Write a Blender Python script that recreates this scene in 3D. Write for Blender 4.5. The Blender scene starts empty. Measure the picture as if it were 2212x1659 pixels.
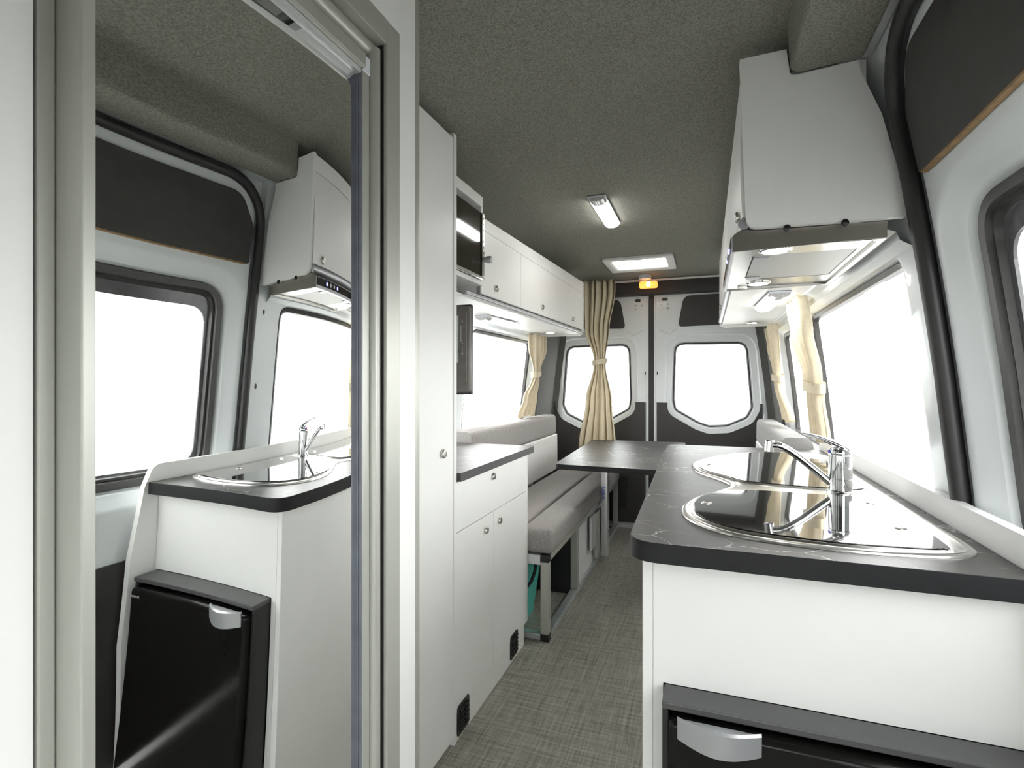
import bpy, bmesh, math, random
from mathutils import Vector, Matrix, geometry
random.seed(7)
PI = math.pi
R = math.radians
S = bpy.context.scene
COL = S.collection

# ------------------------------------------------------------------ camera
cd = bpy.data.cameras.new('camera')
cam = bpy.data.objects.new('camera', cd)
COL.objects.link(cam)
cd.sensor_fit = 'HORIZONTAL'
cd.sensor_width = 36.0
cd.lens = 36.0 * 1141.0 / 2212.0
cd.shift_y = -3.5 / 2212.0
cd.clip_start = 0.02
cam.location = (0, 0, 1.16)
cam.rotation_euler = (R(90), 0, R(20.2))
S.camera = cam

# ------------------------------------------------------------------ light, exposure
W = bpy.data.worlds.new('overcast_sky')
S.world = W
W.use_nodes = True
wn = W.node_tree.nodes
wn['Background'].inputs[0].default_value = (1.0, 1.0, 0.995, 1)
wn['Background'].inputs[1].default_value = 5.0
S.view_settings.view_transform = 'Standard'
S.view_settings.look = 'None'
S.view_settings.exposure = 0.5
S.view_settings.gamma = 1.0
S.view_settings.use_curve_mapping = False
LAMP_W = 13.0        # radiance of the lit lamp covers


# ------------------------------------------------------------------ materials
def mat(name, col, rough=0.5, metal=0.0, var=0.03, scale=40.0, bump=0.0, bscale=200.0, coat=0.0,
        emit=None, espec=None, stretch=None):
    m = bpy.data.materials.new(name)
    m.use_nodes = True
    nt = m.node_tree
    b = nt.nodes['Principled BSDF']
    b.inputs['Roughness'].default_value = rough
    b.inputs['Metallic'].default_value = metal
    b.inputs['Coat Weight'].default_value = coat
    b.inputs['Coat Roughness'].default_value = 0.05
    if espec is not None:
        b.inputs['Specular IOR Level'].default_value = espec
    tc = nt.nodes.new('ShaderNodeTexCoord')
    src = tc.outputs['Object']
    if stretch:
        mp = nt.nodes.new('ShaderNodeMapping')
        mp.inputs['Scale'].default_value = stretch
        nt.links.new(src, mp.inputs[0])
        src = mp.outputs[0]
    n = nt.nodes.new('ShaderNodeTexNoise')
    n.inputs['Scale'].default_value = scale
    n.inputs['Detail'].default_value = 3
    nt.links.new(src, n.inputs['Vector'])
    r = nt.nodes.new('ShaderNodeValToRGB')
    r.color_ramp.elements[0].position = 0.3
    r.color_ramp.elements[1].position = 0.7
    r.color_ramp.elements[0].color = tuple(max(0, c * (1 - var)) for c in col) + (1,)
    r.color_ramp.elements[1].color = tuple(min(1, c * (1 + var)) for c in col) + (1,)
    nt.links.new(n.outputs['Fac'], r.inputs[0])
    nt.links.new(r.outputs[0], b.inputs['Base Color'])
    if bump:
        n2 = nt.nodes.new('ShaderNodeTexNoise')
        n2.inputs['Scale'].default_value = bscale
        n2.inputs['Detail'].default_value = 4
        nt.links.new(src, n2.inputs['Vector'])
        bp = nt.nodes.new('ShaderNodeBump')
        bp.inputs['Strength'].default_value = bump
        bp.inputs['Distance'].default_value = 0.002
        nt.links.new(n2.outputs['Fac'], bp.inputs['Height'])
        nt.links.new(bp.outputs[0], b.inputs['Normal'])
    if emit:
        b.inputs['Emission Color'].default_value = tuple(emit[:3]) + (1,)
        b.inputs['Emission Strength'].default_value = emit[3]
    return m


def stone_mat():
    m = mat('dark_stone_laminate', (0.056, 0.053, 0.050), 0.38, 0, 0.25, 6, 0.10, 900, espec=0.36)
    nt = m.node_tree
    b = nt.nodes['Principled BSDF']
    tc = [n for n in nt.nodes if n.type == 'TEX_COORD'][0]
    ramp = [n for n in nt.nodes if n.type == 'VALTORGB'][0]
    wob = nt.nodes.new('ShaderNodeTexNoise')
    wob.inputs['Scale'].default_value = 7
    wob.inputs['Detail'].default_value = 6
    nt.links.new(tc.outputs['Object'], wob.inputs['Vector'])
    add = nt.nodes.new('ShaderNodeMixRGB')
    add.blend_type = 'ADD'
    add.inputs[0].default_value = 0.16
    nt.links.new(tc.outputs['Object'], add.inputs[1])
    nt.links.new(wob.outputs['Color'], add.inputs[2])
    mp = nt.nodes.new('ShaderNodeMapping')
    mp.inputs['Scale'].default_value = (1.0, 1.9, 1.0)
    mp.inputs['Rotation'].default_value = (0, 0, 0.5)
    nt.links.new(add.outputs[0], mp.inputs[0])
    v = nt.nodes.new('ShaderNodeTexVoronoi')
    v.feature = 'DISTANCE_TO_EDGE'
    v.inputs['Scale'].default_value = 6.0
    nt.links.new(mp.outputs[0], v.inputs['Vector'])
    rr = nt.nodes.new('ShaderNodeValToRGB')
    rr.color_ramp.elements[0].position = 0.0
    rr.color_ramp.elements[0].color = (1, 1, 1, 1)
    rr.color_ramp.elements[1].position = 0.014
    rr.color_ramp.elements[1].color = (0, 0, 0, 1)
    nt.links.new(v.outputs['Distance'], rr.inputs[0])
    pn = nt.nodes.new('ShaderNodeTexNoise')
    pn.inputs['Scale'].default_value = 4.5
    nt.links.new(tc.outputs['Object'], pn.inputs['Vector'])
    pr = nt.nodes.new('ShaderNodeValToRGB')
    pr.color_ramp.elements[0].position = 0.43
    pr.color_ramp.elements[1].position = 0.58
    nt.links.new(pn.outputs['Fac'], pr.inputs[0])
    mul = nt.nodes.new('ShaderNodeMath')
    mul.operation = 'MULTIPLY'
    nt.links.new(rr.outputs[0], mul.inputs[0])
    nt.links.new(pr.outputs[0], mul.inputs[1])
    mx = nt.nodes.new('ShaderNodeMixRGB')
    mx.inputs[2].default_value = (0.55, 0.54, 0.52, 1)
    nt.links.new(mul.outputs[0], mx.inputs[0])
    nt.links.new(ramp.outputs[0], mx.inputs[1])
    nt.links.new(mx.outputs[0], b.inputs['Base Color'])
    return m


def floor_mat():
    m = bpy.data.materials.new('woven_vinyl_floor')
    m.use_nodes = True
    nt = m.node_tree
    b = nt.nodes['Principled BSDF']
    b.inputs['Roughness'].default_value = 0.42
    tc = nt.nodes.new('ShaderNodeTexCoord')
    fac = []
    for sc in ((9.0, 260.0, 1), (260.0, 9.0, 1), (5.0, 90.0, 1), (130.0, 3.0, 1)):
        mp = nt.nodes.new('ShaderNodeMapping')
        mp.inputs['Scale'].default_value = sc
        nt.links.new(tc.outputs['Object'], mp.inputs[0])
        n = nt.nodes.new('ShaderNodeTexNoise')
        n.inputs['Scale'].default_value = 1.0
        n.inputs['Detail'].default_value = 2
        nt.links.new(mp.outputs[0], n.inputs['Vector'])
        fac.append(n.outputs['Fac'])
    acc = fac[0]
    for f in fac[1:]:
        a = nt.nodes.new('ShaderNodeMath')
        a.operation = 'ADD'
        nt.links.new(acc, a.inputs[0])
        nt.links.new(f, a.inputs[1])
        acc = a.outputs[0]
    d = nt.nodes.new('ShaderNodeMath')
    d.operation = 'MULTIPLY'
    d.inputs[1].default_value = 0.25
    nt.links.new(acc, d.inputs[0])
    r = nt.nodes.new('ShaderNodeValToRGB')
    r.color_ramp.elements[0].position = 0.36
    r.color_ramp.elements[0].color = (0.13, 0.124, 0.105, 1)
    r.color_ramp.elements[1].position = 0.66
    r.color_ramp.elements[1].color = (0.53, 0.51, 0.44, 1)
    nt.links.new(d.outputs[0], r.inputs[0])
    nt.links.new(r.outputs[0], b.inputs['Base Color'])
    bp = nt.nodes.new('ShaderNodeBump')
    bp.inputs['Strength'].default_value = 0.25
    bp.inputs['Distance'].default_value = 0.002
    nt.links.new(d.outputs[0], bp.inputs['Height'])
    nt.links.new(bp.outputs[0], b.inputs['Normal'])
    return m


def pane_mat(name='clear_glass', tint=(0.97, 0.985, 0.98), fac=0.05):
    m = bpy.data.materials.new(name)
    m.use_nodes = True
    nt = m.node_tree
    nt.nodes.remove(nt.nodes['Principled BSDF'])
    out = nt.nodes['Material Output']
    t = nt.nodes.new('ShaderNodeBsdfTransparent')
    t.inputs[0].default_value = tint + (1,)
    g = nt.nodes.new('ShaderNodeBsdfGlossy')
    g.inputs['Roughness'].default_value = 0.02
    mx = nt.nodes.new('ShaderNodeMixShader')
    mx.inputs[0].default_value = fac
    nt.links.new(t.outputs[0], mx.inputs[1])
    nt.links.new(g.outputs[0], mx.inputs[2])
    nt.links.new(mx.outputs[0], out.inputs[0])
    return m


def translucent_mat(name, col, mix, rough=0.8, weave=0.0):
    m = mat(name, col, rough, 0, 0.06, 60, weave, 700)
    nt = m.node_tree
    b = nt.nodes['Principled BSDF']
    out = nt.nodes['Material Output']
    t = nt.nodes.new('ShaderNodeBsdfTranslucent')
    t.inputs[0].default_value = col + (1,)
    mx = nt.nodes.new('ShaderNodeMixShader')
    mx.inputs[0].default_value = mix
    nt.links.new(b.outputs[0], mx.inputs[1])
    nt.links.new(t.outputs[0], mx.inputs[2])
    nt.links.new(mx.outputs[0], out.inputs[0])
    return m


def mesh_filter_mat():
    m = mat('perforated_metal', (0.62, 0.62, 0.60), 0.45, 0.25, 0.03)
    nt = m.node_tree
    b = nt.nodes['Principled BSDF']
    tc = [n for n in nt.nodes if n.type == 'TEX_COORD'][0]
    v = nt.nodes.new('ShaderNodeTexVoronoi')
    v.inputs['Scale'].default_value = 260
    v.inputs['Randomness'].default_value = 0.0
    nt.links.new(tc.outputs['Object'], v.inputs['Vector'])
    r = nt.nodes.new('ShaderNodeValToRGB')
    r.color_ramp.elements[0].position = 0.25
    r.color_ramp.elements[0].color = (0.16, 0.16, 0.15, 1)
    r.color_ramp.elements[1].position = 0.42
    r.color_ramp.elements[1].color = (0.50, 0.50, 0.48, 1)
    nt.links.new(v.outputs['Distance'], r.inputs[0])
    nt.links.new(r.outputs[0], b.inputs['Base Color'])
    return m


M = {
    'white': mat('white_laminate', (0.84, 0.84, 0.82), 0.38, 0, 0.012, 8, 0.02, 500),
    'paint': mat('pale_blue_white_body_paint', (0.74, 0.77, 0.78), 0.34, 0, 0.015, 4, 0.03, 9, coat=0.15),
    'carpet': mat('grey_green_carpet', (0.25, 0.247, 0.215), 0.95, 0, 0.32, 230, 0.9, 420, espec=0.1),
    'pillar': mat('dark_grey_pillar_carpet', (0.13, 0.13, 0.122), 0.95, 0, 0.18, 200, 0.7, 400, espec=0.1),
    'darkply': mat('charcoal_faced_panel', (0.040, 0.037, 0.035), 0.48, 0, 0.10, 30, 0.03, 300),
    'ply': mat('bare_plywood_edge', (0.30, 0.19, 0.09), 0.7, 0, 0.25, 60, stretch=(1, 1, 12)),
    'rubber': mat('black_rubber', (0.022, 0.021, 0.021), 0.42, 0, 0.15, 60),
    'seal': mat('dark_window_seal', (0.045, 0.043, 0.042), 0.35, 0, 0.1, 60),
    'frit': mat('dark_ceramic_glass_border', (0.10, 0.10, 0.105), 0.15, 0, 0.08, 60),
    'stone': stone_mat(),
    'stonedge': mat('dark_worktop_edge', (0.013, 0.013, 0.0145), 0.45, 0, 0.12, 40, espec=0.25),
    'steel': mat('brushed_stainless_steel', (0.62, 0.61, 0.58), 0.24, 1.0, 0.05, 30, stretch=(3, 60, 1)),
    'chrome': mat('polished_chrome', (0.80, 0.81, 0.82), 0.05, 1.0, 0.01),
    'satin': mat('satin_nickel', (0.74, 0.73, 0.69), 0.26, 1.0, 0.03),
    'blackglass': mat('black_tinted_glass', (0.012, 0.011, 0.010), 0.015, 0, 0.05, espec=1.0, coat=1.0),
    'alu': mat('grey_anodised_aluminium', (0.47, 0.475, 0.435), 0.36, 0.35, 0.02, 20, stretch=(20, 20, 0.5)),
    'alubright': mat('bright_aluminium', (0.72, 0.73, 0.73), 0.30, 0.55, 0.02, 20, stretch=(20, 20, 0.5)),
    'bluestrip': mat('blue_grey_brush_seal', (0.17, 0.18, 0.22), 0.45, 0.2, 0.1, 30),
    'galv': mat('galvanised_steel', (0.58, 0.62, 0.62), 0.40, 0.7, 0.10, 25),
    'fabric': mat('grey_upholstery_fabric', (0.33, 0.313, 0.30), 0.95, 0, 0.30, 260, 0.5, 500, espec=0.15),
    'fabriclight': mat('pale_grey_upholstery', (0.36, 0.355, 0.35), 0.95, 0, 0.18, 260, 0.4, 500, espec=0.15),
    'whitevinyl': mat('white_padded_vinyl', (0.74, 0.73, 0.71), 0.55, 0, 0.03, 20, 0.15, 90),
    'curtain': translucent_mat('beige_curtain_cotton', (0.74, 0.66, 0.50), 0.20, 0.9, 0.25),
    'floor': floor_mat(),
    'black': mat('black_plastic', (0.018, 0.018, 0.018), 0.40, 0, 0.1),
    'blackgloss': mat('gloss_black_door', (0.009, 0.0085, 0.008), 0.16, 0, 0.1, espec=0.16),
    'greyplastic': mat('dark_grey_plastic', (0.075, 0.075, 0.076), 0.40, 0, 0.06),
    'silverplastic': mat('silver_plastic', (0.50, 0.51, 0.53), 0.33, 0.55, 0.02),
    'tvback': mat('dark_brown_plastic', (0.13, 0.118, 0.105), 0.35, 0, 0.08),
    'hoodside': mat('brushed_bronze_steel', (0.30, 0.28, 0.25), 0.34, 0.75, 0.05, 30, stretch=(3, 3, 60)),
    'filter': mesh_filter_mat(),
    'glass': pane_mat(),
    'vent': translucent_mat('white_translucent_vent_pane', (0.93, 0.92, 0.89), 0.85, 0.9),
    'lamp': mat('lit_lamp_cover', (0.95, 0.95, 0.93), 0.4, 0, 0.01, emit=(1.0, 0.99, 0.96, LAMP_W)),
    'lampbright': mat('lit_ceiling_lamp_cover', (0.95, 0.95, 0.93), 0.4, 0, 0.01, emit=(1.0, 0.99, 0.96, LAMP_W * 1.5)),
    'lens': mat('grey_clear_lens', (0.55, 0.55, 0.55), 0.12, 0, 0.2, 90, coat=0.5),
    'amber': mat('lit_amber_lens', (0.9, 0.42, 0.10), 0.25, 0, 0.05, emit=(1.0, 0.33, 0.05, 1.3)),
    'amberhot': mat('lit_bulb', (1, 0.8, 0.5), 0.3, 0, 0.01, emit=(1.0, 0.72, 0.36, 7.0)),
    'plasticwhite': mat('white_plastic', (0.72, 0.74, 0.78), 0.35, 0, 0.02),
    'teal': mat('teal_plastic', (0.08, 0.50, 0.42), 0.35, 0, 0.05),
    'bluelit': mat('lit_blue_button', (0.3, 0.3, 1.0), 0.3, 0, 0.01, emit=(0.25, 0.25, 1.0, 2.5)),
    'blueink': mat('blue_print', (0.03, 0.12, 0.62), 0.5, 0, 0.02),
    'greyink': mat('pale_grey_print', (0.55, 0.55, 0.55), 0.5, 0, 0.02),
    'red': mat('red_mark', (0.7, 0.04, 0.03), 0.4, 0, 0.02),
    'blue': mat('blue_mark', (0.03, 0.05, 0.5), 0.4, 0, 0.02),
    'mirror': mat('silvered_mirror', (0.93, 0.94, 0.93), 0.004, 1.0, 0.003),
    'shadowgap': mat('dark_joint_filler', (0.10, 0.10, 0.095), 0.8, 0, 0.05),
    'softgap': mat('grey_joint', (0.33, 0.33, 0.32), 0.8, 0, 0.05),
    'brown': mat('dark_brown_glass', (0.030, 0.026, 0.018), 0.06, 0, 0.05, espec=0.3),
}

# ------------------------------------------------------------------ object helpers
ORG = {}


def link(o, parent=None):
    COL.objects.link(o)
    if parent is not None:
        o.parent = parent
    return o


def thing(name, label, cat, loc=(0, 0, 0), group=None):
    o = bpy.data.objects.new(name, None)
    o.empty_display_size = 0.05
    o.location = loc
    link(o)
    o['label'] = label
    o['category'] = cat
    if group:
        o['group'] = group
    ORG[o.name] = Vector(loc)
    return o


def obj(name, bm, m, parent=None, smooth=False, label=None, origin=None, recalc=True):
    """one mesh object; geometry is given in world metres"""
    if origin is None:
        origin = ORG.get(parent.name, Vector((0, 0, 0))) if parent is not None else Vector((0, 0, 0))
    origin = Vector(origin)
    if recalc:
        bmesh.ops.recalc_face_normals(bm, faces=bm.faces[:])
    if origin.length > 0:
        bmesh.ops.translate(bm, verts=bm.verts[:], vec=-origin)
    me = bpy.data.meshes.new(name)
    bm.to_mesh(me)
    bm.free()
    me.materials.append(m)
    if smooth:
        for p in me.polygons:
            p.use_smooth = True
        try:
            me.set_sharp_from_angle(angle=R(smooth if smooth is not True else 35))
        except Exception:
            pass
    o = bpy.data.objects.new(name, me)
    link(o, parent)
    if parent is None:
        o.location = origin
    ORG[o.name] = origin
    if label:
        o['label'] = label
    return o


def single(name, bm, m, label, cat, origin, smooth=False, group=None):
    o = obj(name, bm, m, None, smooth, label, origin)
    o['category'] = cat
    if group:
        o['group'] = group
    return o


def struct(name, bm, m, label=None, cat=None, smooth=False, parent=None, recalc=True):
    o = obj(name, bm, m, parent, smooth, label, recalc=recalc)
    if parent is None:
        o['kind'] = 'structure'
        if cat:
            o['category'] = cat
    return o


def new():
    return bmesh.new()


def box(bm, x0, x1, y0, y1, z0, z1, bev=0.0, seg=2):
    x0, x1 = min(x0, x1), max(x0, x1)
    y0, y1 = min(y0, y1), max(y0, y1)
    z0, z1 = min(z0, z1), max(z0, z1)
    r = bmesh.ops.create_cube(bm, size=1.0)
    vs = r['verts']
    bmesh.ops.scale(bm, verts=vs, vec=(x1 - x0, y1 - y0, z1 - z0))
    bmesh.ops.translate(bm, verts=vs, vec=((x0 + x1) / 2, (y0 + y1) / 2, (z0 + z1) / 2))
    if bev > 0:
        es = list({e for v in vs for e in v.link_edges})
        bmesh.ops.bevel(bm, geom=es, offset=min(bev, 0.49 * min(x1 - x0, y1 - y0, z1 - z0)), segments=seg,
                        affect='EDGES', profile=0.5)
    return bm


def bx(*a, **k):
    return box(new(), *a, **k)


def frame_of(d):
    d = d.normalized()
    u = Vector((0, 0, 1)) if abs(d.z) < 0.9 else Vector((1, 0, 0))
    a = d.cross(u).normalized()
    return a, d.cross(a).normalized()


def tube(bm, pts, rad, n=12, cap=True, closed=False):
    pts = [Vector(p) for p in pts]
    N = len(pts)
    rr = rad if isinstance(rad, (list, tuple)) else [rad] * N
    rings = []
    pa = None
    for i, p in enumerate(pts):
        if closed:
            d = pts[(i + 1) % N] - pts[i - 1]
        else:
            d = pts[min(i + 1, N - 1)] - pts[max(i - 1, 0)]
        d.normalize()
        if pa is None:
            a, b = frame_of(d)
        else:
            a = (pa - d * pa.dot(d))
            a = a.normalized() if a.length > 1e-6 else frame_of(d)[0]
            b = d.cross(a)
        pa = a
        rings.append([bm.verts.new(p + (a * math.cos(2 * PI * k / n) + b * math.sin(2 * PI * k / n)) * rr[i])
                      for k in range(n)])
    for i in range(N if closed else N - 1):
        r0, r1 = rings[i], rings[(i + 1) % N]
        for k in range(n):
            bm.faces.new((r0[k], r0[(k + 1) % n], r1[(k + 1) % n], r1[k]))
    if cap and not closed:
        bm.faces.new(rings[0][::-1])
        bm.faces.new(rings[-1])
    return bm


def lathe(bm, base, axis, prof, n=24):
    """prof: (radius, height along axis)"""
    base = Vector(base)
    axis = Vector(axis).normalized()
    a, b = frame_of(axis)
    rings = []
    for r, h in prof:
        rings.append([bm.verts.new(base + axis * h + (a * math.cos(2 * PI * k / n) + b * math.sin(2 * PI * k / n)) * max(r, 1e-5))
                      for k in range(n)])
    for r0, r1 in zip(rings, rings[1:]):
        for k in range(n):
            bm.faces.new((r0[k], r0[(k + 1) % n], r1[(k + 1) % n], r1[k]))
    bm.faces.new(rings[0][::-1])
    bm.faces.new(rings[-1])
    return bm


def rounded(poly, rad, n=6):
    """round the corners of a polygon; rad a number or one per corner"""
    P = [Vector(p).to_2d() if len(p) > 2 else Vector(p) for p in poly]
    N = len(P)
    rs = rad if isinstance(rad, (list, tuple)) else [rad] * N
    out = []
    for i in range(N):
        p, a, b = P[i], P[i - 1], P[(i + 1) % N]
        r = rs[i]
        if r <= 0:
            out.append(p)
            continue
        u, v = (a - p), (b - p)
        lu, lv = u.length, v.length
        u.normalize()
        v.normalize()
        ang = math.acos(max(-1, min(1, u.dot(v))))
        t = min(r / max(math.tan(ang / 2), 1e-4), 0.48 * lu, 0.48 * lv)
        s, e = p + u * t, p + v * t
        for k in range(n + 1):
            w = k / n
            out.append(s * (1 - w) ** 2 + p * 2 * w * (1 - w) + e * w ** 2)
    return out


def rrect(a0, a1, b0, b1, r, n=6):
    return rounded([(a0, b0), (a1, b0), (a1, b1), (a0, b1)], r, n)


def plate(bm, poly, f, d0, d1, bev=0.0):
    """extrude a 2-D outline: f(u, v, d) -> point"""
    P = [Vector((p[0], p[1], 0)) for p in poly]
    tris = geometry.tessellate_polygon([P])
    lo = [bm.verts.new(f(p.x, p.y, d0)) for p in P]
    hi = [bm.verts.new(f(p.x, p.y, d1)) for p in P]
    for t in tris:
        try:
            bm.faces.new([lo[i] for i in t])
            bm.faces.new([hi[i] for i in reversed(t)])
        except ValueError:
            pass
    N = len(P)
    for i in range(N):
        bm.faces.new((lo[i], lo[(i + 1) % N], hi[(i + 1) % N], hi[i]))
    return bm


def hit_outline(poly, c, th):
    d = Vector((math.cos(th), math.sin(th)))
    best = None
    N = len(poly)
    for i in range(N):
        a, b = poly[i] - c, poly[(i + 1) % N] - c
        e = b - a
        den = d.x * e.y - d.y * e.x
        if abs(den) < 1e-12:
            continue
        t = (a.x * e.y - a.y * e.x) / den
        s = (a.x * d.y - a.y * d.x) / den
        if t > 0 and -1e-6 <= s <= 1 + 1e-6 and (best is None or t > best):
            best = t
    return c + d * (best if best else 0.001)


def rings2d(outlines, n=72, c=None):
    """resample star-shaped outlines on common angles (all outline corners of the first kept)"""
    outs = [[Vector(p) for p in o] for o in outlines]
    if c is None:
        c = sum(outs[-1], Vector((0, 0))) / len(outs[-1])
    c = Vector(c)
    ang = [2 * PI * k / n for k in range(n)]
    ang += [math.atan2(p.y - c.y, p.x - c.x) % (2 * PI) for p in outs[0]]
    if len(outs) > 1:
        ang += [math.atan2(p.y - c.y, p.x - c.x) % (2 * PI) for p in outs[-1]]
    ang.sort()
    a2 = []
    for a in ang:
        if not a2 or a - a2[-1] > 1e-3:
            a2.append(a)
    return [[hit_outline(o, c, a) for a in a2] for o in outs]


def ring_panel(bm, loops, f, n=72, c=None):
    """loops: list of (outline, depth) from the outside in; f(u, v, d) -> point"""
    rs = rings2d([l[0] for l in loops], n, c)
    V = [[bm.verts.new(f(p.x, p.y, l[1])) for p in r] for r, l in zip(rs, loops)]
    for a, b in zip(V, V[1:]):
        N = len(a)
        for k in range(N):
            bm.faces.new((a[k], a[(k + 1) % N], b[(k + 1) % N], b[k]))
    return bm


def grow(poly, d):
    """offset a convex-ish outline outwards by d"""
    P = [Vector(p) for p in poly]
    N = len(P)
    area = sum(P[i].x * P[(i + 1) % N].y - P[(i + 1) % N].x * P[i].y for i in range(N))
    sg = 1 if area > 0 else -1
    out = []
    for i in range(N):
        e = P[(i + 1) % N] - P[i - 1]
        if e.length < 1e-9:
            out.append(P[i])
            continue
        e.normalize()
        out.append(P[i] + Vector((e.y, -e.x)) * d * sg)
    return out


def text(name, body, m, size, loc, rot, parent, thick=0.0004):
    cu = bpy.data.curves.new(name, 'FONT')
    cu.body = body
    cu.size = size
    cu.extrude = thick
    cu.align_x = 'CENTER'
    cu.align_y = 'CENTER'
    cu.materials.append(m)
    t = bpy.data.objects.new(name, cu)
    COL.objects.link(t)
    bpy.context.view_layer.update()
    me = bpy.data.meshes.new_from_object(t.evaluated_get(bpy.context.evaluated_depsgraph_get()))
    me.name = name
    bpy.data.objects.remove(t)
    o = bpy.data.objects.new(name, me)
    link(o, parent)
    o.location = Vector(loc) - ORG[parent.name]
    o.rotation_euler = rot
    return o


# ------------------------------------------------------------------ van body shell
XC = -0.376                       # middle of the van
PROF = [(0.0, 0.50), (0.65, 0.49), (0.93, 0.482), (1.18, 0.455), (1.36, 0.432), (1.52, 0.408), (1.67, 0.384),
        (1.84, 0.352), (1.90, 0.325), (2.02, 0.27)]


def wx(z):
    z = max(0.0, min(2.02, z))
    for (z0, x0), (z1, x1) in zip(PROF, PROF[1:]):
        if z <= z1:
            return x0 + (x1 - x0) * (z - z0) / (z1 - z0)
    return PROF[-1][1]


def RW(y, z, d=0.0):               # right wall skin, d outwards
    return Vector((wx(z) + d, y, z))


def LW(y, z, d=0.0):
    return Vector((2 * XC - wx(z) - d, y, z))


def strip_outline(y0, y1, z0, z1):
    """rectangle with extra points where the wall bends"""
    zs = [z0] + [z for z, _ in PROF if z0 < z < z1] + [z1]
    return [(y0, z) for z in reversed(zs)] + [(y1, z) for z in zs]


def wall_strip(bm, f, y0, y1, z0, z1):
    zs = [z0] + [z for z, _ in PROF if z0 < z < z1] + [z1]
    for a, b in zip(zs, zs[1:]):
        bm.faces.new([bm.verts.new(f(y0, a)), bm.verts.new(f(y1, a)), bm.verts.new(f(y1, b)), bm.verts.new(f(y0, b))])


def bay(bm, f, y0, y1, z0, z1, win, lip=0.06, deep=0.05):
    ring_panel(bm, [(strip_outline(y0, y1, z0, z1), 0.0),
                    (grow(win, lip + 0.02), 0.0),
                    (grow(win, lip), 0.004),
                    (grow(win, lip * 0.45), deep * 0.72),
                    (grow(win, 0.004), deep * 0.85),
                    (grow(win, 0.0), deep + 0.012)], f)


def window(n, f, win, deep, label):
    """seal and pane of a body window"""
    e = thing('window_%d' % n, label, 'window', (0, 0, 0))
    e['kind'] = 'structure'
    bm = new()
    ring_panel(bm, [(grow(win, 0.004), deep + 0.004), (grow(win, -0.004), deep - 0.004), (grow(win, -0.016), deep + 0.002),
                    (grow(win, -0.018), deep + 0.02), (grow(win, 0.004), deep + 0.02), (grow(win, 0.004), deep + 0.004)], f)
    obj('seal', bm, M['seal'], e, smooth=50)
    bm = new()
    pts = rings2d([grow(win, -0.010)], 72)[0]
    c = sum(pts, Vector((0, 0))) / len(pts)
    cv = bm.verts.new(f(c.x, c.y, deep + 0.010))
    mid = [bm.verts.new(f(*(c + (p - c) * 0.5), deep + 0.010)) for p in pts]
    vs = [bm.verts.new(f(p.x, p.y, deep + 0.010)) for p in pts]
    N = len(vs)
    for k in range(N):
        bm.faces.new((mid[k], mid[(k + 1) % N], vs[(k + 1) % N], vs[k]))
        bm.faces.new((cv, mid[(k + 1) % N], mid[k]))
    obj('pane', bm, M['glass'], e)
    return e


# floor
bm = new()
box(bm, 2 * XC - 0.52, 0.52, -1.6, 4.32, -0.03, 0.0)
struct('floor', bm, M['floor'], 'grey woven vinyl floor running down the aisle to the rear doors', 'floor')


# ground outside, added to dim the light coming up through the windows
GROUND = mat('pale_concrete_ground', (0.42, 0.42, 0.41), 0.9, 0, 0.1, 1.5)
bm = new()
box(bm, -40, 40, -40, 40, -0.70, -0.62)
struct('ground', bm, GROUND, 'pale concrete ground added outside the van to dim light from below', 'ground')

# ceiling with a hole for the roof vent
def cz(x):
    d = abs(x - XC)
    return 1.968 - 0.45 * max(0.0, d - 0.38) ** 2


HX0, HX1, HY0, HY1 = -0.615, -0.222, 3.475, 3.835
bm = new()
xs = sorted([2 * XC - 0.34 + 0.05 * k for k in range(26)] + [HX0, HX1])
xs = [2 * XC - 0.335] + [x for x in xs if 2 * XC - 0.33 < x < 0.325] + [0.33]
ys = [-1.6, -0.4, 0.4, 1.2, 2.0, 2.8, HY0, HY1, 4.29]
vv = {}
for i, x in enumerate(xs):
    for j, y in enumerate(ys):
        vv[i, j] = bm.verts.new((x, y, cz(x)))
for i in range(len(xs) - 1):
    for j in range(len(ys) - 1):
        xm, ym = (xs[i] + xs[i + 1]) / 2, (ys[j] + ys[j + 1]) / 2
        if HX0 < xm < HX1 and HY0 < ym < HY1:
            continue
        bm.faces.new((vv[i, j], vv[i + 1, j], vv[i + 1, j + 1], vv[i, j + 1]))
struct('ceiling', bm, M['carpet'], 'dark grey-green carpet-lined roof above the aisle', 'ceiling', smooth=True)

# right wall: cab door, pillar, kitchen, rear
bm = new()
win_cab = rrect(-1.45, -0.25, 0.30, 1.20, 0.09)  # cab side openings enlarged downwards to let in low front light
bay(bm, RW, -1.6, -0.02, 0, 2.02, win_cab)
wall_strip(bm, RW, 1.315, 1.345, 0, 2.02)
win_kit = rrect(1.470, 2.66, 0.86, 1.452, 0.06)
bay(bm, RW, 1.345, 2.72, 0, 2.02, win_kit, lip=0.014, deep=0.02)
win_rear = rrect(2.79, 3.62, 0.86, 1.452, 0.06)
bay(bm, RW, 2.72, 3.84, 0, 2.02, win_rear, lip=0.04, deep=0.03)
wall_strip(bm, RW, 3.84, 4.32, 0, 2.02)
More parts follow.
